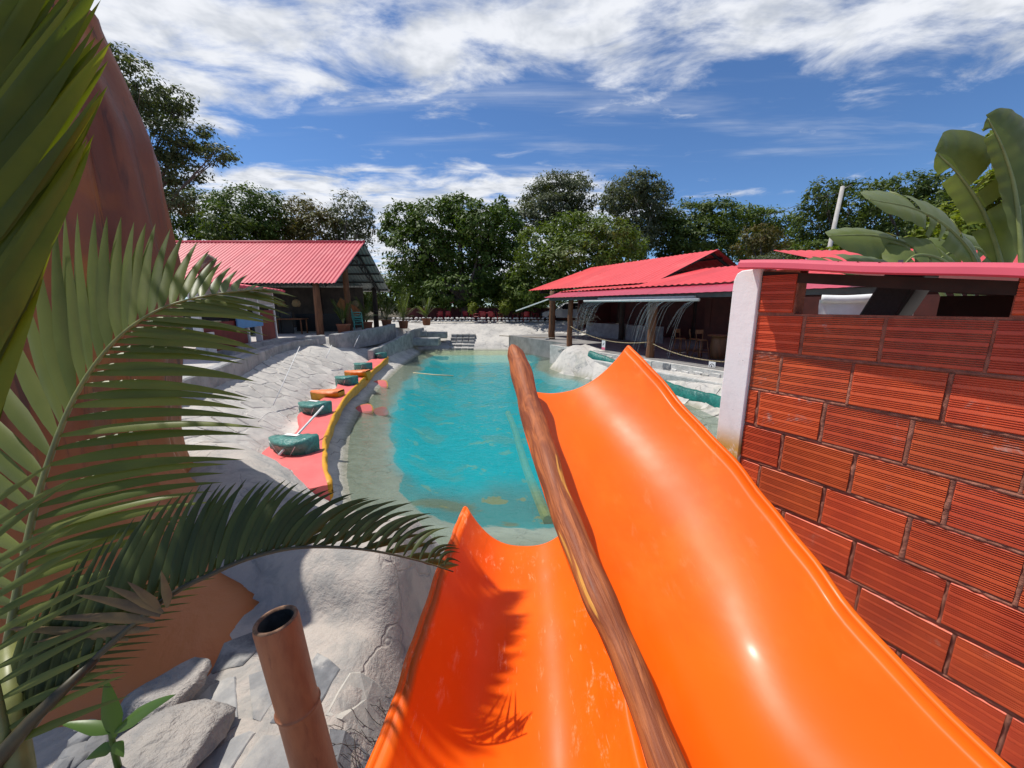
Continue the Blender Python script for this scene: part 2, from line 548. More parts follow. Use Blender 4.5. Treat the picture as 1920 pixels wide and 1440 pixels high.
def water_material():
    m = bpy.data.materials.new('pool_water'); m.use_nodes = True
    nt = m.node_tree; nt.nodes.clear(); L = nt.links
    out = nt.nodes.new('ShaderNodeOutputMaterial')
    vec = coords(nt)
    n1 = noise(nt, vec, 2.2, 4, 0.5, 0.6); n2 = noise(nt, coords(nt, scale=(1, 2.2, 1)), 7.0, 3, 0.5, 0.3)
    h = mathn(nt, 'ADD', n1, mathn(nt, 'ADD', mathn(nt, 'MULTIPLY', n2, 0.40), mathn(nt, 'MULTIPLY', noise(nt, coords(nt, scale=(1, 1.6, 1)), 22.0, 2, .5), .10)))
    bp = node(nt, 'ShaderNodeBump', Strength=0.40, Distance=0.10); L.new(h, bp.inputs['Height'])
    tr = nt.nodes.new('ShaderNodeBsdfTransparent'); tr.inputs[0].default_value = (.86, .95, .93, 1)
    df = nt.nodes.new('ShaderNodeBsdfDiffuse')
    at_ = nt.nodes.new('ShaderNodeAttribute'); at_.attribute_name = 'deep'
    dn = mathn(nt, 'ADD', at_.outputs['Fac'], mathn(nt, 'MULTIPLY', mathn(nt, 'SUBTRACT', noise(nt, vec, .9, 4, .55, .5), .5), .7), True)
    L.new(mixc(nt, maprange(nt, dn, .15, .85), (.16, .19, .145), (.008, .335, .375)), df.inputs[0])
    gl = nt.nodes.new('ShaderNodeBsdfGlossy'); gl.inputs['Roughness'].default_value = 0.035
    L.new(bp.outputs[0], gl.inputs['Normal'])
    fr = nt.nodes.new('ShaderNodeFresnel'); fr.inputs[0].default_value = 1.33; L.new(bp.outputs[0], fr.inputs[1])
    m1 = nt.nodes.new('ShaderNodeMixShader')
    L.new(maprange(nt, dn, .1, .9, .25, .52), m1.inputs[0])
    L.new(tr.outputs[0], m1.inputs[1]); L.new(df.outputs[0], m1.inputs[2])
    m2 = nt.nodes.new('ShaderNodeMixShader')
    L.new(mathn(nt, 'MULTIPLY', fr.outputs[0], 0.85), m2.inputs[0]); L.new(m1.outputs[0], m2.inputs[1]); L.new(gl.outputs[0], m2.inputs[2])
    L.new(m2.outputs[0], out.inputs['Surface'])
    return m
# the water sheet runs a little under the banks; 'deep' carries the suspended colour of the deep end
wx = np.arange(-7.0, 7.3, .25); wy = np.arange(3.6, 28.01, .25)
WX, WY = np.meshgrid(wx, wy)
wsd = pool_sd(WX, WY).ravel()
keep = wsd < 0.35
idx = -np.ones(WX.size, int); idx[keep] = np.arange(keep.sum())
wv = np.stack([WX.ravel(), WY.ravel(), np.zeros(WX.size)], 1)[keep]
wf_ = []
for j in range(len(wy) - 1):
    for i in range(len(wx) - 1):
        q = [j * len(wx) + i, j * len(wx) + i + 1, (j + 1) * len(wx) + i + 1, (j + 1) * len(wx) + i]
        if all(keep[k] for k in q): wf_.append([int(idx[k]) for k in q])
wme = bpy.data.meshes.new('water'); wme.from_pydata(wv.tolist(), [], wf_)
dp = sstep(-wsd + 0.3 * wob(WX.ravel(), WY.ravel(), 0.8), 0.35, 1.3) * (1 - sstep(WY.ravel(), 23.0, 25.0)) * (1 - sstep(WX.ravel(), 2.6, 4.2)) * sstep(WY.ravel(), 4.6, 7.0)
a = wme.attributes.new('deep', 'FLOAT', 'POINT'); a.data.foreach_set('value', dp[keep].astype(np.float32))
wme.materials.append(water_material())
water = link('water', wme); water['kind'] = 'structure'

# ------------------------------------------------------------------ flagstones, each its own piece of the ground
m_slate = basic('slate_stone', (.185, .19, .198), (.115, .12, .128), 7, .75, .5, 26, .35, rnd_amt=.28, c3=(.36, .35, .33), c3scale=5, c3lo=.5, c3hi=.7)
m_pale = basic('pale_flagstone', (.52, .49, .43), (.38, .37, .34), 5, .8, .5, 26, .3, rnd_amt=.16, c3=(.27, .27, .26), c3scale=3, c3lo=.55, c3hi=.72)
m_mid = basic('grey_flagstone', (.34, .335, .325), (.24, .24, .24), 6, .8, .6, 24, .3, rnd_amt=.15, c3=(.44, .41, .37), c3scale=4, c3lo=.5, c3hi=.7)
def clip_poly(poly, nx_, ny_, c):
    out = []
    for i in range(len(poly)):
        a, b = poly[i], poly[(i + 1) % len(poly)]
        da = a[0] * nx_ + a[1] * ny_ - c; db = b[0] * nx_ + b[1] * ny_ - c
        if da <= 0: out.append(a)
        if (da < 0) != (db < 0) and da != db:
            t = da / (da - db); out.append((a[0] + (b[0] - a[0]) * t, a[1] + (b[1] - a[1]) * t))
    return out
def flagstones(region, cell, keepfn, gap, mat, parent, proud, seed, prob=1.0, squash=1.0, dirv=(1, 0)):
    rr = random.Random(seed)
    (x0, y0, x1, y1) = region
    pts = []
    y = y0
    while y < y1:
        x = x0
        while x < x1:
            pts.append((x + rr.uniform(-.38, .38) * cell, y + rr.uniform(-.38, .38) * cell * squash)); x += cell
        y += cell * squash
    made = 0
    for p in pts:
        if not keepfn(*p) or rr.random() > prob: continue
        poly = [(p[0] - cell * 1.2, p[1] - cell * 1.2), (p[0] + cell * 1.2, p[1] - cell * 1.2), (p[0] + cell * 1.2, p[1] + cell * 1.2), (p[0] - cell * 1.2, p[1] + cell * 1.2)]
        for q in pts:
            if q is p: continue
            dx, dy = q[0] - p[0], q[1] - p[1]; dd = math.hypot(dx, dy)
            if dd > cell * 2.4: continue
            nx_, ny_ = dx / dd, dy / dd
            poly = clip_poly(poly, nx_, ny_, p[0] * nx_ + p[1] * ny_ + dd / 2 - gap * rr.uniform(.6, 1.5))
            if len(poly) < 3: break
        if len(poly) < 3: continue
        # break the straight edges up a little
        poly2 = []
        for i in range(len(poly)):
            a, b = poly[i], poly[(i + 1) % len(poly)]
            poly2.append(a)
            if math.hypot(a[0] - b[0], a[1] - b[1]) > cell * .3:
                t = rr.uniform(.35, .65); o = rr.uniform(-.04, .02) * cell
                ex, ey = b[0] - a[0], b[1] - a[1]; el = math.hypot(ex, ey)
                poly2.append((a[0] + ex * t + ey / el * o * -1, a[1] + ey * t + ex / el * o))
        poly = poly2
        cx = sum(q[0] for q in poly) / len(poly); cy = sum(q[1] for q in poly) / len(poly)
        zz = hfun(np.array([q[0] for q in poly] + [cx]), np.array([q[1] for q in poly] + [cy]))
        n = len(poly); pr = proud * rr.uniform(.6, 1.4)
        tilt = (rr.uniform(-.02, .02), rr.uniform(-.02, .02))
        mb = MB()
        def top(q, z, k): 
            return (cx + (q[0] - cx) * k, cy + (q[1] - cy) * k, z + pr + tilt[0] * (q[0] - cx) + tilt[1] * (q[1] - cy))
        vs = [(q[0], q[1], zz[i] - .06) for i, q in enumerate(poly)]
        vs += [(q[0], q[1], zz[i] + pr * .45) for i, q in enumerate(poly)]
        vs += [top(q, zz[i], .93) for i, q in enumerate(poly)] + [(cx, cy, zz[n] + pr + rr.uniform(-.004, .006))]
        fs = []
        for i in range(n):
            k = (i + 1) % n
            fs += [(i, k, n + k, n + i), (n + i, n + k, 2 * n + k, 2 * n + i), (2 * n + i, 2 * n + k, 3 * n)]
        mb.add(vs, fs)
        mb.build('flagstone', rr.choice(mat) if isinstance(mat, list) else mat, parent)
        made += 1
    return made
# dark slates bedded in the cement by the bamboo post, pale flags on the right bank
def near_keep(x, y):
    d = float(pool_sd(np.array([x]), np.array([y]))[0])
    return d > 2.28 and x > -2.3 and x < -.3 and y < 2.9 and y > 0.9
flagstones((-2.3, .8, .3, 3.0), .31, near_keep, .030, [m_slate, m_slate, m_mid, m_mid, m_pale], ground, .009, 5, .97)
def right_keep(x, y):
    d = float(pool_sd(np.array([x]), np.array([y]))[0])
    return -2.0 < d < 0.45 and x > 2.6 and y > 7.2 and y < 17.0
flagstones((2.4, 7, 7, 17), .62, right_keep, .035, m_pale, ground, .02, 9, .95)

# worn pale flags of the left deck, almost level with their mortar
m_deck = basic('deck_flagstone', (.51, .48, .435), (.41, .39, .36), 3, .85, .6, 18, .25, rnd_amt=.10, c3=(.34, .33, .315), c3scale=2.2, c3lo=.55, c3hi=.72, bdist=.02)
def deck_keep(x, y):
    d = float(pool_sd(np.array([x]), np.array([y]))[0])
    return 1.4 < d and x > float(curb_x(y)) + .22 and 4.9 < y < 15 and x < -2.6
flagstones((-8.2, 4.6, -2.4, 15.2), .52, deck_keep, .024, m_deck, ground, .016, 12, .97)

# ------------------------------------------------------------------ the two slides and the log between them
def slide_material():
    m, nt, p, out = new_mat('orange_fibreglass')
    vec = coords(nt); L = nt.links
    n1 = noise(nt, vec, 1.6, 5, 0.55)
    col = mixc(nt, maprange(nt, n1, .3, .7), (.90, .128, .004), (.82, .105, .005))
    fade = noise(nt, coords(nt, scale=(1.2, .7, 1)), 2.4, 7, .65, .4)
    col = mixc(nt, maprange(nt, fade, .46, .70, 0, .55), col, (.92, .158, .012))
    grime = noise(nt, coords(nt, scale=(5.0, .9, 1)), 3.0, 8, .7, .3)
    col = mixc(nt, maprange(nt, grime, .60, .78, 0, .35), col, (.55, .075, .010))
    # pale scuffs where people slide
    sc = noise(nt, coords(nt, scale=(2.6, .8, 1.0)), 8.0, 10, 0.78, 0.25)
    sp = noise(nt, vec, 1.5, 3, 0.5)
    uv = nt.nodes.new('ShaderNodeAttribute'); uv.attribute_name = 'wear'
    scm = mathn(nt, 'MULTIPLY', maprange(nt, sc, .54, .68), maprange(nt, sp, .42, .58))
    scm = mathn(nt, 'MULTIPLY', scm, uv.outputs['Fac'])
    col = mixc(nt, mathn(nt, 'MULTIPLY', scm, .7), col, (.95, .46, .26))
    fine = noise(nt, coords(nt, scale=(14.0, 1.2, 1.0)), 9, 6, 0.6, .2)
    hair = mathn(nt, 'MULTIPLY', maprange(nt, fine, .66, .72), mathn(nt, 'MULTIPLY', uv.outputs['Fac'], .30))
    col = mixc(nt, hair, col, (.95, .45, .25))
    L.new(col, p.inputs['Base Color'])
    L.new(mathn(nt, 'ADD', maprange(nt, n1, .3, .7, .38, .52), mathn(nt, 'MULTIPLY', scm, .3)), p.inputs['Roughness'])
    p.inputs['Specular IOR Level'].default_value = 0.24
    p.inputs['Coat Weight'].default_value = 0.04; p.inputs['Coat Roughness'].default_value = 0.16
    tg = nt.nodes.new('ShaderNodeTangent'); tg.direction_type = 'UV_MAP'; tg.uv_map = 'UVMap'
    L.new(tg.outputs[0], p.inputs['Tangent']); p.inputs['Anisotropic'].default_value = .75; p.inputs['Anisotropic Rotation'].default_value = .25
    h = mathn(nt, 'ADD', noise(nt, vec, 3.0, 3, .5), mathn(nt, 'MULTIPLY', noise(nt, vec, 60, 3, .5), .03))
    bumpn(nt, p, h, 0.10, 0.03)
    return m
m_orange = slide_material()

def section(l, r, sag, side_l, nseg, roll=0.07, flare=None):
    """trough between the left edge l and the right rim r; returns the points across"""
    pts = []
    wv_ = r - l
    for k in range(nseg + 1):
        t = k / nseg
        base = l + wv_ * t
        # deepest at about a third across, right wall rises fast at the end
        if side_l is None:
            x = 2 * t - 1
            dz = -sag * (1 - abs(x) ** 2.6)
        else:
            low = side_l + (sag - side_l) * math.sin(min(t / .40, 1) * math.pi / 2)
            high = sag * (1 - ((max(t - .40, 0)) / .60) ** 2.3)
            dz = -(low if t < .40 else high)
        pts.append(base + Vector((0, 0, dz)))
    return pts
def trough(name, lpath, rpath, sag, side_l, label, wear):
    """one moulded sheet with a rounded, turned-down rim on its free edges"""
    t = thing(name, label, 'water slide', (lpath[0] + rpath[0]) / 2)
    N, S = 56, 30
    rows = []
    for i in range(N + 1):
        q = i / N
        l = sample_path(lpath, q); r = sample_path(rpath, q)
        wob_ = 0.004 * math.sin(q * 11 + .6) + 0.0022 * math.sin(q * 29 + 1) + .0012 * math.sin(q * 61)
        r = r + Vector((wob_, 0, wob_ * 1.5))
        if side_l is None: l = l + Vector((-wob_, 0, wob_))
        pts = section(l, r, sag if not callable(sag) else sag(q), side_l if not callable(side_l) else side_l(q), S)
        out = []
        acr = (r - l).normalized()
        if side_l is None:
            for a in (200, 150, 100, 50, 10):
                aa = math.radians(a)
                c = pts[0] - acr * 0.013 + Vector((0, 0, -.006))
                if a == 200: out.append(c - acr * .014 + Vector((0, 0, -.07)))
                out.append(c + (acr * math.cos(aa) + Vector((0, 0, 1)) * math.sin(aa)) * .014)
        out += pts
        for a in (170, 130, 80, 30, -20):
            aa = math.radians(a)
            c = pts[-1] + acr * 0.013 + Vector((0, 0, -.006))
            out.append(c + (acr * math.cos(aa) + Vector((0, 0, 1)) * math.sin(aa)) * .014)
        out.append(pts[-1] + acr * .030 + Vector((0, 0, -.08)))
        rows.append(out)
    # rounded lip at the far end
    end = [p.copy() for p in rows[-1]]
    fw = (rows[-1][S // 2] - rows[-3][S // 2]).normalized()
    rows.append([p + fw * .018 + Vector((0, 0, -.004)) for p in end])
    rows.append([p + fw * .026 + Vector((0, 0, -.022)) for p in end])
    rows.append([p + fw * .016 + Vector((0, 0, -.040)) for p in end])
    mb = MB(); mb.grid(rows)
    o = mb.build('trough', m_orange, t, True)
    a = o.data.attributes.new('wear', 'FLOAT', 'POINT'); a.data.foreach_set('value', np.full(len(o.data.vertices), wear, np.float32))
    sol = o.modifiers.new('thick', 'SOLIDIFY'); sol.thickness = 0.012; sol.offset = -1
    return t
# right slide: a straight ramp that climbs to its lip above the deep water
L_R = catmull([(0.50, 0.10, 1.82), (0.455, 0.40, 1.885), (0.405, .69, 1.945), (0.345, .857, 2.00), (0.292, 1.065, 2.07), (0.218, 1.39, 2.155), (0.12, 1.97, 2.335), (0.055, 2.42, 2.49), (0.035, 2.80, 2.60)], 8)
R_R = catmull([(1.16, 0.10, 1.83), (1.13, .40, 1.92), (1.095, .68, 1.98), (1.027, 1.0, 2.095), (1.035, 1.30, 2.17), (1.04, 1.63, 2.25), (0.99, 2.02, 2.386), (.915, 2.41, 2.565), (.845, 2.80, 2.72)], 8)
slide_r = trough('water_slide', L_R, R_R, lambda q: .24 + .04 * q, lambda q: .03 + .16 * q,
                 'taller bright orange slide between the log and the ridged red brick wall', .12)
L_L = catmull([(-.36, .2, 1.86), (-.375, .834, 1.755), (-.36, 1.3, 1.735), (-.335, 1.9, 1.70), (-.312, 2.385, 1.674)], 10)
R_L = catmull([(.40, .2, 1.80), (.40, .834, 1.66), (.43, 1.3, 1.68), (.45, 1.9, 1.67), (.47, 2.385, 1.66)], 10)
slide_l = trough('water_slide', L_L, R_L, .285, None, 'lower scuffed orange slide with a pointed lip, left of the log', 1.0)

def log_material():
    m, nt, p, out = new_mat('varnished_log')
    L = nt.links
    n1 = noise(nt, coords(nt, 'UV', (5.0, 2.2, 1)), 1.6, 7, .6, 1.0); n2 = noise(nt, coords(nt, 'UV', (26, 2.6, 1)), 1.5, 6, .6, .5)
    col = mixc(nt, maprange(nt, n1, .34, .62), (.43, .125, .036), (.22, .054, .018))
    col = mixc(nt, maprange(nt, n2, .50, .72, 0, .65), col, (.11, .028, .013))
    n3 = noise(nt, coords(nt, 'UV', (7.0, 1.6, 1)), 1.1, 3, .5, .5)
    col = mixc(nt, maprange(nt, n3, .64, .68), col, (.66, .30, .06))
    L.new(col, p.inputs['Base Color'])
    p.inputs['Roughness'].default_value = .55; p.inputs['Specular IOR Level'].default_value = .25
    p.inputs['Coat Weight'].default_value = .03; p.inputs['Coat Roughness'].default_value = .3
    bumpn(nt, p, mathn(nt, 'ADD', n1, mathn(nt, 'MULTIPLY', n2, .6)), .5, .012)
    return m
m_log = log_material()
LG = [at(960, 648, 2.80), at(975, 690, 2.62), at(995, 765, 2.24), at(1022, 850, 1.83), at(1052, 945, 1.56), at(1112, 1095, 1.245), at(1170, 1225, 1.07), at(1240, 1410, .895)]
LG = LG + [LG[-1] + (LG[-1] - LG[-2]) * 1.2, LG[-1] + (LG[-1] - LG[-2]) * 3.0]
lp = catmull(LG, 7)
def lrad(i):
    q = i / (len(lp) - 1)
    r = np.interp(q, [0, .015, .05, .12, .3, .5, .7, 1], [.012, .034, .058, .074, .060, .050, .042, .040])
    return float(r)
o = MB().tube(lp, [lrad(i) * (1 + .05 * math.sin(i * .9) + .04 * math.sin(i * .37 + 1)) for i in range(len(lp))], 22,
              jitter=lambda i, k: 1 + .05 * math.sin(k * 2 * math.pi / 22 * 3 + i * .10) + .03 * math.sin(k * 2 * math.pi / 22 * 5 - i * .07 + 1)).build('log_rail', m_log, None, True)
tag(o, 'varnished brown log rail with a pointed end along the taller orange slide', 'log')

# ------------------------------------------------------------------ brick hut on the right
WD = Vector((-.469, .883, 0)); WN = Vector((-.883, -.469, 0))   # along the wall, and out of it
W0 = Vector((1.39, 2.22, 0))                                       # far end of the brickwork
m_mortar = basic('mortar', (.38, .15, .095), (.25, .09, .055), 20, .9, .8, 60)
def brick_material():
    m, nt, p, out = new_mat('red_ridged_brick')
    L = nt.links
    vec = coords(nt, 'Object', (1, 1, 1), True)
    n1 = noise(nt, vec, 5, 6, .6); n2 = noise(nt, vec, 26, 7, .7, .5)
    col = mixc(nt, maprange(nt, n1, .35, .65), (.68, .118, .032), (.56, .088, .028))
    col = mixc(nt, maprange(nt, n2, .55, .8, 0, .5), col, (.22, .03, .02))
    oi = nt.nodes.new('ShaderNodeObjectInfo')
    hs = nt.nodes.new('ShaderNodeHueSaturation'); L.new(col, hs.inputs['Color'])
    L.new(maprange(nt, oi.outputs['Random'], 0, 1, .88, 1.12, False), hs.inputs['Value'])
    h2 = mathn(nt, 'FRACT', mathn(nt, 'MULTIPLY', oi.outputs['Random'], 17.3))
    L.new(maprange(nt, h2, 0, 1, .494, .502, False), hs.inputs['Hue'])
    sp = noise(nt, vec, 9, 8, .75, .6); sq = noise(nt, vec, 2.0, 2, .5)
    spl = mathn(nt, 'MULTIPLY', maprange(nt, sp, .56, .66), maprange(nt, sq, .56, .66))
    L.new(mixc(nt, mathn(nt, 'MULTIPLY', spl, .7), hs.outputs[0], (.55, .40, .34)), p.inputs['Base Color'])
    p.inputs['Roughness'].default_value = .42
    p.inputs['Specular IOR Level'].default_value = .55
    bumpn(nt, p, n2, .35, .006)
    return m
m_brick = brick_material()
BH, BL, JT = .198, .300, .016
def brick_mesh(length):
    """fired hollow block: four bands of sharp horizontal ribs between flat strips"""
    prof = [(0.0, 0.0)]            # (height, relief)
    z = .006
    prof.append((z, .010)); 
    pitch = .0088
    for band in range(4):
        prof.append((z + .012, .010)); z += .012
        for k in range(4):
            prof += [(z + .0022, .0036), (z + .0050, .0036), (z + .0064, .0105), (z + pitch, .0105)]
            z += pitch
    prof.append((BH - .006, .010)); prof.append((BH, 0.0))
    prof = [(min(a, BH), b) for a, b in prof]
    vs, fs = [], []
    n = len(prof)
    for x in (0, length):
        for h, r in prof: vs.append((x, r, h))
    for i in range(n - 1): fs.append((i, n + i, n + i + 1, i + 1))
    # back
    b = len(vs); vs += [(0, -.08, 0), (0, -.08, BH), (length, -.08, 0), (length, -.08, BH)]
    fs += [tuple([b, b + 1] + list(range(n - 1, -1, -1))), tuple([b + 3, b + 2] + list(range(n, 2 * n))), (b + 1, b, b + 2, b + 3), (b, 0, n, b + 2), (n - 1, b + 1, b + 3, 2 * n - 1)]
    me = bpy.data.meshes.new('brick'); me.from_pydata(vs, [], fs); me.materials.append(m_brick); me.update()
    return me
hut = thing('brick_hut', 'ridged red brick hut with a pink metal roof edge and white end pillar', 'hut', W0 + Vector((0, 0, 1.0)))
m_hpink = basic('pink_roof_flashing', (.60, .065, .105), (.54, .055, .095), 3, .62, .08, 8, .5, c3=(.70, .22, .24), c3scale=2.5, c3lo=.62, c3hi=.8)
# local x of a brick runs towards the camera (-WD), local y out of the wall
bR = Matrix((-WD, WN, Vector((0, 0, 1)))).transposed().to_4x4()
rows_z = []
ztop_win = 3.115
zsill = 2.962                         # bottom of the window strip
course = BH + JT
full = brick_mesh(BL)
cut = {}
joints = []
def put_brick(x0, x1, z):
    joints.append((x0, x1, z))
    ln = round(x1 - x0, 3)
    if ln < .03: return
    if abs(ln - BL) < .004: me = full
    else:
        if ln not in cut: cut[ln] = brick_mesh(ln)
        me = cut[ln]
    o = link('brick', me, hut, False)
    p = W0 - WD * x0 + WN * (random.uniform(-.004, .004)) + Vector((0, 0, z))
    o.matrix_local = Matrix.Translation(p - root_loc(hut)) @ bR @ Matrix.Rotation(random.uniform(-.010, .010), 4, 'Y')
WALL_LEN = 2.1
for r in range(0, 9):
    z = zsill - .012 - (r + 1) * course + JT
    off = [.30, .155, .06, .215, .12, .27, .01, .18, .09][r] 
    if r == 0: off = .235
    x = .012; nxt = off
    while x < WALL_LEN:
        put_brick(x, min(nxt, WALL_LEN), z)
        x = nxt + random.uniform(.012, .022); nxt = x + BL
# course beside the window strip: short piece at the pillar and the pier at the right
put_brick(.012, .182, zsill + .006 - .03 + .03)
for x in (.905, 1.22, 1.535): put_brick(x, x + BL, zsill + .006)
# hand-pointed mortar: lumpy strips that sit a little behind or proud of the blocks
rj = random.Random(77)
def lumpy(mb, a, b, half, across, lo, hi):
    n = max(3, int((b - a).length / .022)); rows_ = []
    for i in range(n + 1):
        p = a.lerp(b, i / n); w0 = half * rj.uniform(.75, 1.15); w1 = half * rj.uniform(.75, 1.15); o_ = rj.uniform(lo, hi)
        rows_.append([p - across * w0 + WN * -.006, p - across * w0 * .6 + WN * (o_ + rj.uniform(-.001, .001)), p + across * w1 * .6 + WN * (o_ + rj.uniform(-.001, .001)), p + across * w1 + WN * -.006])
    mb.grid(rows_)
by_row = {}
for x0, x1, z in joints: by_row.setdefault(round(z, 3), []).append((x0, x1))
for z, xs in by_row.items():
    mj = MB(); xs.sort()
    for (p0, p1), (q0, q1) in zip(xs, xs[1:]):
        if q0 - p1 > .05: continue
        c_ = W0 - WD * ((p1 + q0) / 2)
        lumpy(mj, c_ + Vector((0, 0, z)), c_ + Vector((0, 0, z + BH)), (q0 - p1) / 2 + .003, -WD, .003, .0105)
    if len(xs) > 4: lumpy(mj, W0 - WD * .01 + Vector((0, 0, z - JT / 2)), W0 - WD * (WALL_LEN - .01) + Vector((0, 0, z - JT / 2)), JT / 2 + .002, Vector((0, 0, 1)), .002, .009)
    if mj.v: mj.build('mortar_joint', m_mortar, hut, True)
core = MB()
def wall_box(mb, x0, x1, z0, z1, y0, y1):
    c = W0 - WD * ((x0 + x1) / 2) + WN * ((y0 + y1) / 2) + Vector((0, 0, (z0 + z1) / 2))
    M = Matrix((-WD, WN, Vector((0, 0, 1)))).transposed()
    return mb.box(c, (x1 - x0, y1 - y0, z1 - z0), M=M)
wall_box(core, 0.0, WALL_LEN, .5, zsill - .002, -.079, .002)
wall_box(core, 0.0, .19, zsill - .002, 3.19, -.079, .002)
wall_box(core, .90, WALL_LEN, zsill - .002, 3.10, -.079, .002)
core.build('mortar_bed', m_mortar, hut)
# white pillar with a chipped foot
def pillar_material():
    m, nt, p, out = new_mat('whitewashed_pillar')
    vec = coords(nt); L = nt.links
    n1 = noise(nt, vec, 14, 8, .65); n2 = noise(nt, vec, 60, 5, .6); n3 = noise(nt, vec, 7, 6, .7, .5)
    col = mixc(nt, maprange(nt, n1, .45, .75), (.88, .86, .85), (.80, .78, .77))
    sep = nt.nodes.new('ShaderNodeSeparateXYZ'); L.new(vec, sep.inputs[0])
    low = maprange(nt, sep.outputs[2], 2.30, 2.14, 0, 1)
    st = mathn(nt, 'MULTIPLY', low, maprange(nt, n3, .40, .52))
    col = mixc(nt, st, col, (.62, .36, .08))
    spk = noise(nt, vec, 90, 2, .5)
    col = mixc(nt, maprange(nt, spk, .74, .78), col, (.25, .2, .18))
    L.new(col, p.inputs['Base Color']); p.inputs['Roughness'].default_value = .8
    bumpn(nt, p, mathn(nt, 'ADD', n1, mathn(nt, 'MULTIPLY', n2, .5)), .22, .008)
    return m
pl = MB()
M3 = Matrix((-WD, WN, Vector((0, 0, 1)))).transposed()
prf = [(-.145, .7), (.005, .7), (.005, 3.205), (-.10, 3.20), (-.128, 3.185), (-.142, 3.15), (-.145, 3.11)]
poly = [W0 - WD * x + WN * (.028) + Vector((0, 0, z)) for x, z in prf]
pl.prism(poly, WN * -.16)
o = pl.build('white_pillar', pillar_material(), hut); bevel(o, .004, 1)
# roof: the flashing that caps the rake, sheets behind it, dark soffit and rafters
def rake(x): return 3.205 - .115 * x                       # underside of the flashing along the wall
rf = MB()
P = []
for x in np.linspace(-.045, 2.1, 24):
    b = W0 - WD * x
    z = rake(x) + .003 * math.sin(x * 9)
    P.append([b + WN * .150 + Vector((0, 0, z - .006)), b + WN * .157 + Vector((0, 0, z)), b + WN * .151 + Vector((0, 0, z + .022)), b + WN * .138 + Vector((0, 0, z + .034)), b + WN * .08 + Vector((0, 0, z + .040)), b + WN * -.05 + Vector((0, 0, z + .040))])
rf.grid(P)
o = rf.build('roof_flashing', m_hpink, hut, False); s_ = o.modifiers.new('t', 'SOLIDIFY'); s_.thickness = .003
m_redroof = basic('red_roof_sheet', (.60, .052, .062), (.52, .042, .055), 1.2, .42, .06, 5, .5, c3=(.66, .17, .16), c3scale=.7, c3lo=.6, c3hi=.8)
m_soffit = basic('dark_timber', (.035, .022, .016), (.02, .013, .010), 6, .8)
rs = MB(); rows = []
for x in np.linspace(-.06, 2.1, 90):
    b = W0 - WD * x; z = rake(x) + .028 + .012 * math.sin(x * 2 * math.pi / .076)
    rows.append([b + WN * .13 + Vector((0, 0, z)), b + WN * -2.6 + Vector((0, 0, z - .02))])
rs.grid(rows); rs.build('roof_sheet', m_redroof, hut, True)
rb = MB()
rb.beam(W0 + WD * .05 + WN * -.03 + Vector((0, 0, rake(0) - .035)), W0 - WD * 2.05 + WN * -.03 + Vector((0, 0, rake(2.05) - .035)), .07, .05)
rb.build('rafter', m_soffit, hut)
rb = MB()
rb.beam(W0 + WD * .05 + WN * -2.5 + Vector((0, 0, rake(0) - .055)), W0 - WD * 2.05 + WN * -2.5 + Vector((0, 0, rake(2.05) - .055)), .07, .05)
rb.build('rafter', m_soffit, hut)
wall_box(ib := MB(), .56, 1.9, 2.3, 3.05, -.62, -.58).build('added_dark_panel', m_soffit, hut)  # dark panel added behind the window so the opening reads as unlit
# inside, seen through the strip window: a black loudspeaker on a bracket and a rolled white canvas
m_black = basic('black_plastic', (.012, .012, .013), (.02, .02, .02), 6, .5)
m_canvas = basic('white_canvas', (.74, .74, .72), (.62, .62, .60), 5, .7, .3, 12)
def hutp(x, y, z): return W0 - WD * x + WN * y + Vector((0, 0, z))
sp = thing('loudspeaker', 'black loudspeaker hanging tilted inside the brick hut window', 'loudspeaker', hutp(.42, -.55, 2.9))
c = hutp(.42, -.5, 3.04)
Mx = Matrix.Rotation(math.radians(-20), 3, WN) @ M3
o = MB().box(c, (.15, .2, .30), M=Mx).build('cabinet', m_black, sp); bevel(o, .012, 2)
o = MB().box(c + Mx @ Vector((0, .103, 0)), (.125, .006, .27), M=Mx).build('grille', basic('speaker_grille', (.02, .02, .022), (.012, .012, .012), 90, .6), sp)
o = MB().beam(c + Vector((0, 0, .1)), c + Vector((.1, .12, .2)), .02, .02).build('bracket', m_black, sp)
cv = MB()
a, b = at(1540, 560, 3.6), at(1722, 557, 3.2)
cv.tube(catmull([a, a.lerp(b, .3) + Vector((0, 0, -.008)), a.lerp(b, .7) + Vector((0, 0, .004)), b], 6), .035, 14)
o = cv.build('rolled_canvas', m_canvas, None, True)
tag(o, 'rolled white canvas seen through the strip window of the brick hut', 'canvas roll')
cv = MB(); rows = []
for i in range(13):
    q = a.lerp(b, i / 12)
    rows.append([q + Vector((0, .02, -.01)), q + Vector((.01 * math.sin(i * 2.1), .02 + .02 * math.sin(i * 1.3), -.07)), q + Vector((.015 * math.sin(i * 1.7), .03 * math.sin(i * 1.1), -.20))])
cv.grid(rows)
o = cv.build('hanging_canvas', m_canvas, None, True); tag(o, 'loose grey-white canvas hanging under the rolled canvas in the hut window', 'canvas')

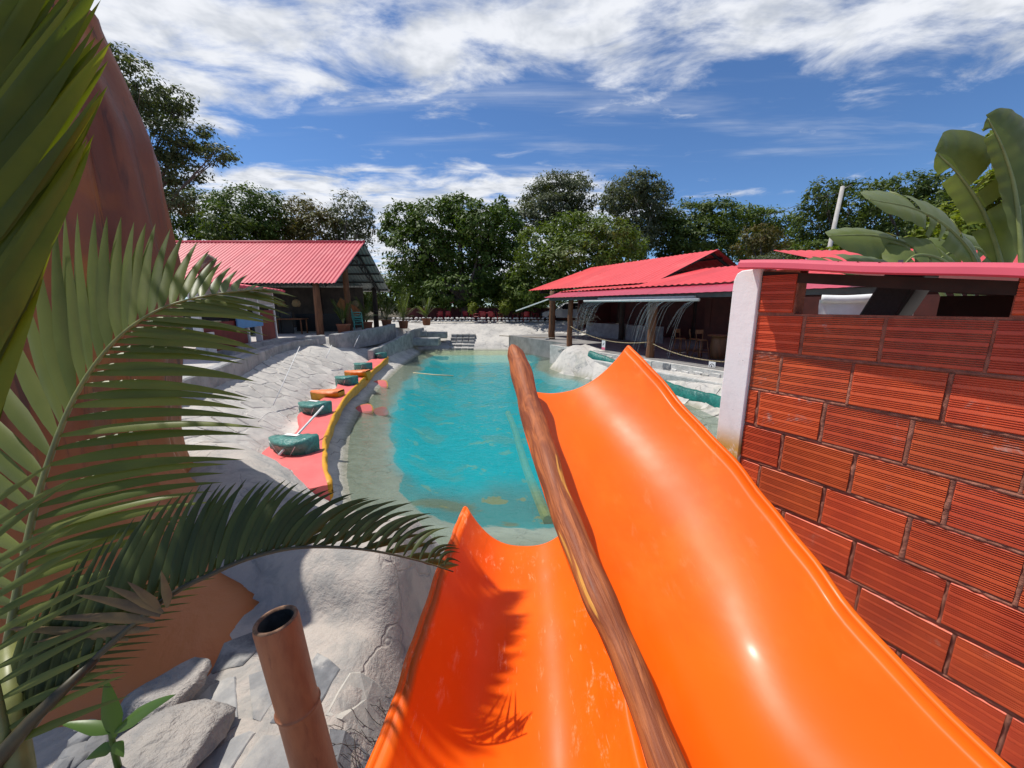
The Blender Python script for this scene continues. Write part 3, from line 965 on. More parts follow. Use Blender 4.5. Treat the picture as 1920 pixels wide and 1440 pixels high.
# ------------------------------------------------------------------ bamboo post in front
m_bam = basic('painted_bamboo', (.42, .150, .062), (.35, .115, .048), 6, .5, .15, 40, .4, stretch=(4, 4, 1), c3=(.20, .06, .03), c3scale=3.5, c3lo=.6, c3hi=.75)
m_bamin = basic('bamboo_inside', (.055, .06, .058), (.03, .03, .03), 20, .9)
m_bamrim = basic('bamboo_rim', (.30, .17, .10), (.14, .07, .04), 30, .8)
bt = at(517, 1163, 1.55); bb = Vector((-.885, 1.325, 1.2))
bd = (bt - bb).normalized()
bam = thing('bamboo_post', 'hollow orange-brown bamboo post cut off at the top beside the slides', 'bamboo post', bb - bd * .6)
prof = []
pts = []; rad = []
base = bb - bd * .6
Lb = (bt - base).length
for q, r in [(0, .087), (.25, .084), (.50, .082), (Lb - .445, .081), (Lb - .425, .083), (Lb - .415, .087), (Lb - .405, .083), (Lb - .385, .080), (Lb - .1, .082), (Lb - .02, .083), (Lb, .080)]:
    pts.append(base + bd * q); rad.append(r)
MB().tube(pts, rad, 28, caps=False).build('culm', m_bam, bam, True)
bM = bd.to_track_quat('Z', 'Y').to_matrix()
MB().lathe(bt, [(.0800, -.004), (.0795, .003), (.074, .007), (.067, .005), (.064, -.004)], 28, False, bM).build('cut_rim', m_bamrim, bam, True)
MB().lathe(bt, [(.0645, -.002), (.063, -.05), (.060, -.085), (.03, -.092), (.002, -.094)], 28, False, bM).build('hollow', m_bamin, bam, True)
MB().tube([bt - bd * .417, bt - bd * .411, bt - bd * .405], [.0835, .0885, .0835], 28, caps=False).build('node_ring', basic('bamboo_node', (.40, .17, .09), (.30, .12, .06), 20, .7), bam, True)

# ------------------------------------------------------------------ brown painted rock tower
def tower_material():
    m, nt, p, out = new_mat('painted_rock_tower')
    L = nt.links
    vec = coords(nt)
    n1 = noise(nt, coords(nt, scale=(1, 1, .25)), 1.6, 6, .6, .6); n2 = noise(nt, vec, 1.1, 4, .5); n3 = noise(nt, coords(nt, scale=(5, 5, .35)), 2.2, 6, .6, .5)
    col = mixc(nt, maprange(nt, n1, .36, .64), (.27, .085, .036), (.18, .058, .034))
    col = mixc(nt, maprange(nt, n2, .52, .70), col, (.36, .115, .025))
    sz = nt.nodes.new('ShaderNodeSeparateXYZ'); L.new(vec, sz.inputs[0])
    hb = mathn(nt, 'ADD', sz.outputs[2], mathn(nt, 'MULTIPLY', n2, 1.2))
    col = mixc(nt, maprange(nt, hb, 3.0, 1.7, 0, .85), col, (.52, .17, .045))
    col = mixc(nt, mathn(nt, 'MULTIPLY', maprange(nt, n3, .54, .68, 0, .85), maprange(nt, sz.outputs[2], 1.2, 2.0)), col, (.075, .034, .028))
    L.new(col, p.inputs['Base Color'])
    p.inputs['Roughness'].default_value = .48
    p.inputs['Specular IOR Level'].default_value = .4
    bumpn(nt, p, mathn(nt, 'ADD', n1, mathn(nt, 'MULTIPLY', noise(nt, vec, 18, 5, .6), .2)), .4, .06)
    return m
VC = Vector((-4.45, 3.25, 0))
tw = thing('rock_tower', 'tall brown painted cement rock tower behind the palm', 'rock tower', (VC.x, VC.y, .9))
NT, NZ = 150, 64
rows = []
for j in range(NZ + 1):
    q = j / NZ
    row = []
    for i in range(NT + 1):
        th = 2 * math.pi * i / NT
        ztop = 5.05 + .22 * math.sin(th * 2 + .6) + .12 * math.sin(th * 5 + 1)
        z = .55 + (ztop - .55) * q
        h = z - .9
        r = float(np.interp(z, [.9, 1.7, 2.6, 3.4, 4.4, 5.2], [1.02, 1.04, 1.18, 1.29, 1.27, 1.12]))
        da = (th - math.radians(-27) + math.pi) % (2 * math.pi) - math.pi
        foot = .22 + 1.72 * math.exp(-(da / .50) ** 2) + .42 * math.exp(-((da - .62) / .16) ** 2) + .06 * math.sin(th * 7 + .5)
        r += max(0, foot * math.exp(-(max(h, 0) / .30) ** 1.2) + .05 * math.exp(-max(h, 0) / 1.1))
        fold = abs(math.sin(th * 5.5 + .35 * math.sin(z * .9))) ** .55
        r += .17 * (fold - .6) * (.5 + .5 * min(1, h / 1.5))
        r += .03 * math.sin(th * 23 + z * 1.1)
        if h > 3.4: r -= .06 * (h - 3.4) ** 2
        row.append(VC + Vector((r * math.cos(th), r * math.sin(th), z)))
    rows.append(row)
tb = MB(); tb.grid(rows)
top = rows[-1]; cz = sum(p.z for p in top) / len(top)
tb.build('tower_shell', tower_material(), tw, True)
tp = MB()
inner = [VC + (p - VC) * .72 + Vector((0, 0, p.z * .28 - .0 + .06)) for p in top]
inner = [Vector((VC.x + (p.x - VC.x) * .70, VC.y + (p.y - VC.y) * .70, p.z - .25)) for p in top]
tp.grid([top, inner, [Vector((VC.x, VC.y, 4.6))] * len(top)])
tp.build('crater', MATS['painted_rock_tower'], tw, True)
kb = at(163, 85, 3.2)
o = MB().tube([kb + Vector((-.02, .05, -.5)), kb + Vector((0, .02, -.05)), kb + Vector((0, 0, .02))], [.05, .042, .04], 10).build('cut_stub', basic('cut_wood', (.50, .30, .20), (.36, .19, .12), 12, .8), tw, True)

# ------------------------------------------------------------------ palm in the left foreground
def leaf_material(name, c1, c2, trans=.35, rough=.35, tcol=None, scale=3.0):
    m, nt, p, out = new_mat(name)
    L = nt.links
    vec = coords(nt, 'Object', (1, 1, 1), True)
    n1 = noise(nt, vec, scale, 5, .6)
    oi = nt.nodes.new('ShaderNodeObjectInfo')
    f = mathn(nt, 'ADD', mathn(nt, 'MULTIPLY', n1, .7), mathn(nt, 'MULTIPLY', oi.outputs['Random'], .4))
    col = mixc(nt, maprange(nt, f, .35, .75), c1, c2)
    L.new(col, p.inputs['Base Color'])
    p.inputs['Roughness'].default_value = rough
    p.inputs['Specular IOR Level'].default_value = .28
    tr = nt.nodes.new('ShaderNodeBsdfTranslucent')
    L.new(mixc(nt, 1.0, col, tcol or (1.6, 1.7, .5), 'MULTIPLY'), tr.inputs[0])
    mx = nt.nodes.new('ShaderNodeMixShader'); mx.inputs[0].default_value = trans
    L.new(p.outputs[0], mx.inputs[1]); L.new(tr.outputs[0], mx.inputs[2])
    L.new(mx.outputs[0], out.inputs['Surface'])
    return m
m_palm = leaf_material('palm_leaflet', (.175, .195, .052), (.105, .130, .034), .28, .42)
m_palm2 = leaf_material('palm_leaflet_near', (.200, .205, .018), (.085, .105, .012), .45, .42)
m_palmd = leaf_material('palm_leaflet_dark', (.080, .098, .028), (.045, .060, .020), .2, .5)
m_rachis = basic('palm_stalk', (.22, .23, .07), (.14, .15, .05), 10, .45)
m_sheath = basic('dry_sheath', (.17, .105, .035), (.10, .06, .025), 8, .6, .2, 30)

m_rdark = basic('dark_stalk', (.075, .060, .022), (.045, .034, .014), 10, .5)
def leaflet(parent, base, tip, width, hint, mat, droop=.06, fold=.25, name='leaflet', nseg=9, twist=0.0, curve=None):
    base, tip = Vector(base), Vector(tip)
    d = tip - base; ln = d.length
    side0 = d.cross(hint)
    if side0.length < 1e-5: side0 = Vector((1, 0, 0))
    side0.normalize()
    rows = []
    for i in range(nseg + 1):
        t = i / nseg
        c = base + d * t + Vector((0, 0, droop * ln * 4 * t * (1 - t)))
        if curve is not None: c += curve * (4 * t * (1 - t))
        w = width * (.28 + .72 * min(1, t / .28) ** .7) * max(0.0, 1 - max(0, t - .35) / .65) ** .75
        s = Matrix.Rotation(twist * t, 3, d.normalized()) @ side0
        nrm = s.cross(d).normalized()
        rows.append([c - s * w * .5 - nrm * fold * w * .5, c, c + s * w * .5 - nrm * fold * w * .5])
    mb = MB(); mb.grid(rows)
    return mb.build(name, mat, parent, True)

palm = thing('palm_plant', 'leafy green palm with long fronds filling the left foreground', 'palm', at(10, 1500, 1.15) + Vector((0, 0, -.5)))
def frond(path, rad, mat=m_rachis):
    n = len(path)
    return MB().tube(path, [rad * (1 - .8 * i / (n - 1)) for i in range(n)], 8).build('frond', mat, palm, True)
def key(keys, t):
    ts = [k[0] for k in keys]
    return [float(np.interp(t, ts, [k[i] for k in keys])) for i in range(1, len(keys[0]))]
rp = random.Random(3)
# frond A: the big arched one
RA = [(0, 14, 1210, 1.22), (.12, 42, 1060, 1.27), (.25, 80, 900, 1.33), (.4, 140, 745, 1.40), (.55, 215, 640, 1.47), (.7, 300, 580, 1.55), (.85, 395, 553, 1.64), (1, 500, 541, 1.74)]
pa = catmull([at(*k[1:]) for k in RA], 6)
fa = frond(pa, .012)
UA = [(0.05, -120, 1120, 1.3), (.15, -130, 960, 1.35), (.25, -110, 780, 1.4), (.33, -60, 620, 1.45), (.38, 30, 470, 1.5), (.42, 100, 414, 1.52), (.47, 131, 404, 1.56), (.51, 165, 401, 1.58), (.55, 200, 402, 1.6), (.58, 228, 408, 1.63),
      (.61, 259, 415, 1.65), (.64, 285, 420, 1.68), (.67, 305, 428, 1.7), (.70, 332, 434, 1.72), (.73, 361, 446, 1.74), (.78, 395, 478, 1.78), (.84, 425, 498, 1.8), (.9, 455, 512, 1.82), (1, 515, 535, 1.85)]
LA = [(.02, 190, 1175, 1.3), (.06, 250, 1120, 1.33), (.10, 342, 993, 1.45), (.14, 356, 972, 1.47), (.18, 408, 939, 1.5), (.24, 432, 890, 1.55), (.30, 455, 850, 1.6), (.35, 492, 805, 1.62), (.40, 476, 772, 1.63), (.45, 484, 748, 1.65),
      (.52, 462, 690, 1.7), (.60, 480, 655, 1.72), (.70, 505, 606, 1.75), (.8, 528, 600, 1.8), (.9, 540, 575, 1.82), (1, 548, 548, 1.85)]
hintA = Vector((.30, -.90, .30))
t = .05
while t < .995:
    tp_ = key(UA, t)
    leaflet(fa, sample_path(pa, t), at(tp_[0] + rp.uniform(-5, 5), tp_[1] + rp.uniform(-8, 8), tp_[2]), np.interp(t, [0, .3, .6, 1], [.040, .052, .052, .024]), hintA + Vector((rp.uniform(-.25, .25), 0, rp.uniform(-.2, .2))), m_palm, .0, .35, curve=Vector((-.02, 0, .0)), twist=rp.uniform(-.3, .3))
    t += .0285 * rp.uniform(.75, 1.25)
t = .015
while t < .995:
    tp_ = key(LA, t)
    leaflet(fa, sample_path(pa, t), at(tp_[0] + rp.uniform(-14, 14), tp_[1] + rp.uniform(-7, 7), tp_[2]), np.interp(t, [0, .3, .6, 1], [.034, .044, .044, .020]), Vector((0, -.75, .65)) + Vector((rp.uniform(-.2, .2), 0, rp.uniform(-.3, .3))), m_palm, .055, .35, twist=rp.uniform(-.5, .5))
    t += .0235 * rp.uniform(.7, 1.3)
# frond B: close to the lens at the upper left
pb = catmull([at(10, 1560, 1.08), at(-120, 1400, 1.05), at(-250, 1180, .97), at(-200, 900, .85), at(-170, 500, .82), at(-120, 150, .82), at(-60, -150, .85)], 6)
fb = frond(pb, .016)
TB = [(-120, 1050, 40, 470, .95), (-150, 1000, 78, 486, .95), (-165, 930, 118, 395, .94), (-165, 880, 150, 322, .93), (-160, 800, 168, 268, .93), (-160, 740, 171, 228, .92), (-160, 700, 183, 197, .92), (-165, 640, 198, 170, .92), (-165, 600, 199, 147, .91),
      (-170, 540, 195, 104, .91), (-165, 500, 190, 48, .9), (-160, 470, 188, 2, .9), (-155, 400, 170, -30, .9), (-150, 340, 158, -70, .9), (-140, 280, 130, -110, .9), (-130, 210, 100, -150, .9), (-120, 140, 70, -190, .9), (-160, 1100, 14, 560, .95)]
TB.sort(key=lambda q: -q[1])
for i in range(len(TB) * 2 - 1):
    k0 = TB[i // 2]; k1 = TB[min(i // 2 + i % 2, len(TB) - 1)]
    bu, bv, tu, tv, ts = [(x + y) / 2 for x, y in zip(k0, k1)]
    j_ = 26 * math.sin(i * 5.1)
    leaflet(fb, at(bu, bv, .83), at(tu + j_ * .5, tv - j_, ts + .02 * math.sin(i * 2.7)), .050 + .010 * math.sin(i * 2.3), Vector((.25 + .2 * math.sin(i * 3.7), -.9, .25 * math.sin(i * 1.9))), m_palm2, .0, .5, curve=Vector((.035, .0, .03)), twist=.5 * math.sin(i * 1.3), nseg=12)
# frond C: low, arching over to the slide
RC = [(0, 20, 1420, 1.12), (.12, 120, 1290, 1.15), (.3, 300, 1130, 1.21), (.42, 400, 1075, 1.25), (.52, 480, 1043, 1.28), (.62, 570, 1026, 1.31), (.75, 680, 1030, 1.36), (.88, 780, 1050, 1.41), (1, 850, 1072, 1.45)]
pc = catmull([at(*k[1:]) for k in RC], 5)
fc = frond(pc, .011, m_rdark)
UC = [(.05, 40, 1180, 1.2), (.15, 160, 1040, 1.25), (.22, 250, 965, 1.3), (.28, 330, 920, 1.33), (.34, 385, 905, 1.36), (.42, 455, 902, 1.4), (.5, 520, 900, 1.43), (.57, 590, 915, 1.45), (.65, 680, 932, 1.48), (.75, 765, 943, 1.5), (.83, 812, 972, 1.52), (.9, 843, 997, 1.53), (.95, 858, 1028, 1.53), (1, 862, 1062, 1.52)]
t = .06
while t < .998:
    tp_ = key(UC, t)
    w = np.interp(t, [0, .3, .6, 1], [.036, .038, .032, .014])
    leaflet(fc, sample_path(pc, max(0, t - .10 * (1 - t) - .02)), at(tp_[0] + rp.uniform(-8, 8), tp_[1] + rp.uniform(-6, 6), tp_[2]), w, Vector((.2, -.85, .45)) + Vector((rp.uniform(-.3, .3), 0, rp.uniform(-.3, .3))), m_palmd, .0, .5, curve=Vector((-.015, 0, .03)), twist=rp.uniform(-.4, .4))
    t += .020 * rp.uniform(.7, 1.3)
t = .10
while t < .97:
    tp_ = key(UC, min(1, t + .12))
    b_ = sample_path(pc, t); e_ = at(tp_[0], tp_[1], tp_[2] + .12)
    leaflet(fc, b_, b_.lerp(e_, .62) + Vector((.02, .05, -.03)), .026, Vector((.2, -.7, .6)), m_palmd, .02, .5)
    t += .05
# a third, half hidden frond and loose blades around the crown
pd = catmull([at(-10, 1330, 1.15), at(60, 1260, 1.2), at(150, 1185, 1.3), at(250, 1105, 1.4)], 5)
fd = frond(pd, .010)
for i in range(16):
    t = .1 + .88 * i / 15
    b_ = sample_path(pd, t)
    for sgn in (-1, 1):
        e_ = b_ + Vector((.14 + .08 * t, .16, sgn * (.22 - .13 * t) + .06))
        leaflet(fd, b_, e_, .022, Vector((.3, -.9, .2)), m_palmd, .03, .4, twist=.3)
pe = catmull([at(10, 1400, 1.08), at(-30, 1200, 1.1), at(-90, 1000, 1.15)], 6)
fe = frond(pe, .015)
for i in range(15):
    t = i / 14
    b_ = sample_path(pe, t)
    leaflet(fe, b_, b_ + Vector((.24 + .03 * math.sin(i * 3), .12, .03 + .16 * t + .02 * math.sin(i * 2.2))), .024, Vector((.2, -.8, .6)), m_palm, .03, .4, twist=.4)
# three upright fronds that rise above the picture and throw their shade on the lower slide
for (pts_, seed_) in (([(-1.95, .65, 2.6), (-2.15, 1.1, 3.9), (-2.1, 1.5, 4.6), (-1.95, 2.0, 5.05), (-1.82, 2.45, 5.3)], 1),
                      ([(-1.95, .5, 2.5), (-2.0, .9, 3.6), (-1.92, 1.25, 4.2), (-1.80, 1.7, 4.6), (-1.66, 2.05, 4.75)], 2),
                      ([(-1.95, .6, 2.5), (-2.25, 1.2, 4.2), (-2.2, 1.7, 5.0), (-2.1, 2.3, 5.4), (-1.98, 2.7, 5.6)], 3)):
    pf = catmull(pts_, 6)
    ff = frond(pf, .018)
    r2 = random.Random(seed_)
    for i in range(26):
        t = .22 + .77 * i / 25
        b_ = sample_path(pf, t); tn = (sample_path(pf, min(1, t + .03)) - sample_path(pf, t - .03)).normalized()
        sd_ = tn.cross(Vector((0, 0, 1))).normalized()
        ln = .52 * (1 - .65 * t * t)
        for sg in (-1, 1):
            e_ = b_ + sd_ * sg * ln * .8 + tn * ln * .55 + Vector((0, 0, -.10 + r2.uniform(-.05, .05)))
            leaflet(ff, b_, e_, .052, Vector((0, 0, 1)), m_palm, .05, .3)
# dry bracts where the fronds leave the crown
for (bu, bv, tu, tv) in [(300, 1155, 140, 1115), (305, 1150, 196, 1098), (300, 1150, 238, 1090), (312, 1140, 302, 1070), (290, 1165, 80, 1160), (280, 1180, 60, 1205), (240, 1200, -10, 1178), (180, 1250, 0, 1330)]:
    leaflet(palm, at(bu, bv, 1.19), at(tu, tv, 1.16), .032, Vector((.1, -.9, .4)), m_sheath, .02, .5, name='bract')
o = MB().tube([at(20, 1600, 1.05) + Vector((0, 0, -.2)), at(30, 1440, 1.1), at(22, 1330, 1.13), at(14, 1210, 1.2)], [.045, .036, .026, .02], 12).build('stem', m_rachis, palm, True)
o = MB().tube([at(-30, 1600, 1.05), at(-20, 1440, 1.06), at(60, 1350, 1.1), at(180, 1235, 1.17)], [.036, .026, .018, .012], 12).build('stem', m_rdark, palm, True)

# ------------------------------------------------------------------ small plants and rocks at the foot of the tower
m_rock = basic('pale_boulder', (.38, .345, .31), (.26, .25, .24), 4, .9, 1.0, 11, .2, c3=(.17, .175, .18), c3scale=3, c3lo=.5, c3hi=.66, bdist=.06)
m_rockd = basic('grey_rubble', (.20, .20, .20), (.13, .13, .13), 6, .9, .8, 20, rnd_amt=.3)
def boulder(name, c, r, seed, mat, label, flat=.75, cat='rock', group=None):
    rr = random.Random(seed)
    me = bpy.data.meshes.new(name)
    import bmesh
    bm = bmesh.new(); bmesh.ops.create_icosphere(bm, subdivisions=4, radius=1)
    planes = []
    for _ in range(13):
        n = Vector((rr.gauss(0, 1), rr.gauss(0, 1), rr.gauss(0, .9))).normalized()
        planes.append((n, rr.uniform(.62, .9)))
    for v in bm.verts:
        p = v.co.copy()
        for n, d in planes:
            e = p.dot(n) - d
            if e > 0: p -= n * e * .985
        p *= 1 + .02 * math.sin(p.x * 9 + seed) * math.cos(p.y * 8) + .012 * math.sin(p.z * 23 + p.x * 17)
        v.co = Vector((p.x * r[0], p.y * r[1], p.z * r[2]))
    bm.to_mesh(me); bm.free()
    me.materials.append(mat)
    me.polygons.foreach_set('use_smooth', [True] * len(me.polygons)); me.update()
    o = link(name, me); o.location = c
    o.rotation_euler = (rr.uniform(-.2, .2), rr.uniform(-.2, .2), rr.uniform(0, 6))
    return tag(o, label, cat, group)
def on_ground(u, v, z0=.9):
    p = atz(u, v, z0)
    for _ in range(8):
        p = atz(u, v, hz(p.x, p.y))
    return p
b1 = atz(300, 1400, 1.05)
boulder('boulder', b1 + Vector((0, 0, -.04)), (.30, .27, .085), 4, m_rock, 'large pale boulder beside the green seedling at the tower foot')
b2 = atz(310, 1285, 1.02)
boulder('boulder', b2 + Vector((0, 0, -.03)), (.20, .18, .065), 8, m_rock, 'smaller grey boulder between the tower foot and the large pale boulder')
for k, (u, v, r) in enumerate([(150, 1385, .06), (175, 1405, .07), (140, 1420, .08), (200, 1430, .06), (180, 1440, .08), (120, 1440, .07), (160, 1365, .045)]):
    p = atz(u, v, .98)
    boulder('rubble_stone', p, (r, r * .8, r * .6), 20 + k, m_rockd, ['small dark rubble stone touching the seedling stem', 'dark rubble stone in the middle of the heap under the seedling', 'left dark rubble stone below the palm stalk', 'dark rubble stone right of the heap beside the large boulder', 'largest dark rubble stone at the bottom of the heap', 'leftmost dark rubble stone at the picture bottom', 'smallest dark rubble stone at the top of the heap'][k], group='rubble under the seedling')
m_seed = leaf_material('seedling_leaf', (.10, .17, .035), (.07, .13, .03), .3, .35)
sd = thing('seedling', 'green broad-leaved seedling growing at the foot of the brown tower', 'seedling', atz(215, 1430, .95))
sb = at(212, 1400, 1.62)
MB().tube([sb + Vector((0, 0, -.12)), sb, at(208, 1370, 1.62), at(206, 1345, 1.62)], [.012, .011, .009, .006], 8).build('stem', m_seed, sd, True)
for (bu, bv, tu, tv, w, hn) in [(212, 1385, 198, 1272, .075, (.3, -1, .1)), (214, 1372, 330, 1302, .062, (0, -.5, .8)), (208, 1372, 112, 1357, .05, (0, -.4, .9)), (212, 1395, 232, 1420, .05, (.2, -.8, .4)), (210, 1400, 160, 1425, .05, (-.2, -.8, .4))]:
    leaflet(sd, at(bu, bv, 1.61), at(tu, tv, 1.60), w, Vector(hn), m_seed, .05, .3, name='leaf', nseg=10)
# dry roots creeping over the cement beside the lower slide
m_root = basic('dry_root', (.10, .085, .07), (.05, .04, .035), 12, .9)
rb = MB(); rr = random.Random(14)
for k in range(170):
    x, y = rr.gauss(-.62, .11), rr.gauss(1.42, .22)
    if x > -.42: continue
    z = hz(x, y) + .005
    pts = [Vector((x, y, z))]; a = rr.uniform(0, 6.3)
    for j in range(6):
        a += rr.uniform(-.7, .7); x += math.cos(a) * .022; y += math.sin(a) * .022
        pts.append(Vector((x, y, hz(x, y) + rr.uniform(.002, .022))))
    rb.tube(pts, [.0016] * 7, 4, False)
o = rb.build('dry_roots', m_root); o['kind'] = 'stuff'; tag(o, 'dark dry roots matted over the cement beside the lower slide', 'roots')

# ------------------------------------------------------------------ left bank: curb, counter, wrapped wedges
m_conc = basic('grey_concrete', (.36, .355, .345), (.25, .25, .245), 3, .85, .6, 22, .3, c3=(.47, .45, .42), c3scale=1.6, c3lo=.5, c3hi=.7, bdist=.03)
m_whitestone = basic('whitewashed_stone', (.62, .60, .56), (.46, .45, .42), 4, .85, .6, 20, .3, rnd_amt=.15, bdist=.03)
def strip_wall(name, path, zb, zt, width, mat, parent=None, jit=.02, seed=1, world=True):
    """a low wall of uneven height along a plan path"""
    rr = random.Random(seed)
    pts = catmull([Vector((p[0], p[1], 0)) for p in path], 6)
    rows = []
    for i, p in enumerate(pts):
        t = (pts[min(i + 1, len(pts) - 1)] - pts[max(i - 1, 0)]).normalized()
        n = Vector((t.y, -t.x, 0))
        b = zb(p) if callable(zb) else zb
        tp = (zt(p) if callable(zt) else zt) + rr.uniform(-jit, jit)
        w = width * (1 + rr.uniform(-.06, .06))
        rows.append([p + n * w / 2 + Vector((0, 0, b)), p + n * w * .48 + Vector((0, 0, tp - .03)), p + n * w * .38 + Vector((0, 0, tp)), p - n * w * .38 + Vector((0, 0, tp)), p - n * w * .48 + Vector((0, 0, tp - .03)), p - n * w / 2 + Vector((0, 0, b))])
    mb = MB(); mb.grid(rows)
    n = len(mb.v)
    mb.f.append((0, 1, 2, 3, 4, 5)); mb.uv.append(None); mb.f.append((n - 1, n - 2, n - 3, n - 4, n - 5, n - 6)); mb.uv.append(None)
    return mb.build(name, mat, parent)
o = strip_wall('curb_wall', [(c[0] + .04, c[1]) for c in CURB], lambda p: 0.9, TL + .05, .26, m_conc, None, .025, 2)
tag(o, 'long uneven grey concrete curb winding up the left terrace', 'curb')
o = strip_wall('curb_wall', [(-8.1, 11.0), (-8.75, 13.0), (-8.95, 14.6), (-8.6, 15.9), (-8.2, 16.8)], 1.4, TL + .16, .3, m_conc, None, .02, 3)
tag(o, 'short grey concrete step between the kiosk and the curb', 'step')
o = strip_wall('low_wall', [(-8.0, 17.2), (-7.6, 19.5), (-7.3, 22), (-7.4, 24.2)], 1.0, lambda p: 1.78 + .02 * (p.y - 17), .34, m_conc, None, .02, 4)
tag(o, 'low grey stone wall under the left pavilion posts', 'wall')
o = strip_wall('low_wall', [(-6.5, 17.6), (-6.45, 20), (-6.5, 23), (-6.55, 26.2), (-6.3, 27.4)], .4, lambda p: .98 + .055 * (p.y - 17), .22, m_conc, None, .02, 5)
tag(o, 'grey retaining wall along the far left edge of the pool', 'wall')
for k, (u, v, s_, w, d_, h) in enumerate([(800, 633, 25.5, 1.7, .9, .5), (812, 622, 27.5, 2.0, .9, .45), (770, 620, 27, 2.2, 1.0, .4)]):
    p = at(u, v, s_)
    o = MB().box((p.x, p.y, p.z - h / 2), (w, d_, h), rz=.12 * k).build('stone_step', m_conc); bevel(o, .06, 2)
    tag(o, ['lowest grey stone block at the far left corner of the pool', 'middle grey stone block below the potted palms', 'grey stone block directly in front of the larger potted palm'][k], 'stone block')

m_pinkp = basic('pink_paint', (.72, .145, .135), (.66, .12, .115), 2.5, .55, .25, 14, .4, c3=(.60, .16, .14), c3scale=2, c3lo=.58, c3hi=.75)
m_yelp = basic('yellow_paint', (.62, .31, .012), (.52, .24, .010), 4, .5, .3, 18, .4)
m_orgp = basic('orange_paint', (.74, .22, .07), (.70, .19, .06), 4, .5, .2, 14)
BE = [(-2.50, 4.95), (-2.86, 5.55), (-3.12, 6.1), (-3.46, 6.8), (-3.85, 7.9), (-4.18, 9.0), (-4.62, 10.8), (-5.0, 12.6), (-5.3, 14.2), (-5.62, 16.2), (-5.95, 18.4)]
bp = catmull([Vector((x, y, 0)) for x, y in BE], 6)
cnt = thing('fruit_counter', 'long curved pink counter with a yellow front edge on the left bank', 'counter', (-3.9, 9, .3))
rows, frow = [], []
for i, p in enumerate(bp):
    t = (bp[min(i + 1, len(bp) - 1)] - bp[max(i - 1, 0)]).normalized()
    n = Vector((-t.y, t.x, 0))
    q = i / (len(bp) - 1)
    L_ = q * 15.0
    wv_ = (.95 - .42 * min(1, q * 1.6)) * (1 + .20 * math.sin(L_ * 1.9 + .4)) 
    if q < .06: wv_ *= .35 + 10.8 * q
    z = .585 + .014 * math.sin(L_ * 3.1) + .03 * math.sin(L_ * .9)
    rows.append([p + n * (wv_ * k / 5 + .03) + Vector((0, 0, z + .02 * (k / 5) + .006 * math.sin(L_ * 4 + k * 1.7))) for k in range(6)] + [p + n * (wv_ + .03) + Vector((0, 0, z - .3))])
    dz = .30 + .05 * math.sin(L_ * 1.3)
    if q < .03: dz *= .4
    fo = .012 * math.sin(L_ * 5.2)
    frow.append([p + n * .045 + Vector((0, 0, z + .006)), p + n * .01 + Vector((0, 0, z + .020)), p - n * (.02 + fo) + Vector((0, 0, z + .004)), p - n * (.012 + fo) + Vector((0, 0, z - dz * .5)), p + n * (.03 - fo) + Vector((0, 0, z - dz))])
ct = MB(); ct.grid(rows)
ct.grid([rows[0], [p - Vector((0, 0, .45)) for p in rows[0]]]); ct.grid([rows[-1], [p - Vector((0, 0, .45)) for p in rows[-1]]])
ct.build('counter_top', m_pinkp, cnt, True)
frow = [[p - Vector((0, 0, .12)) for p in frow[0]]] + frow
MB().grid(frow).build('front_edge', m_yelp, cnt, True)

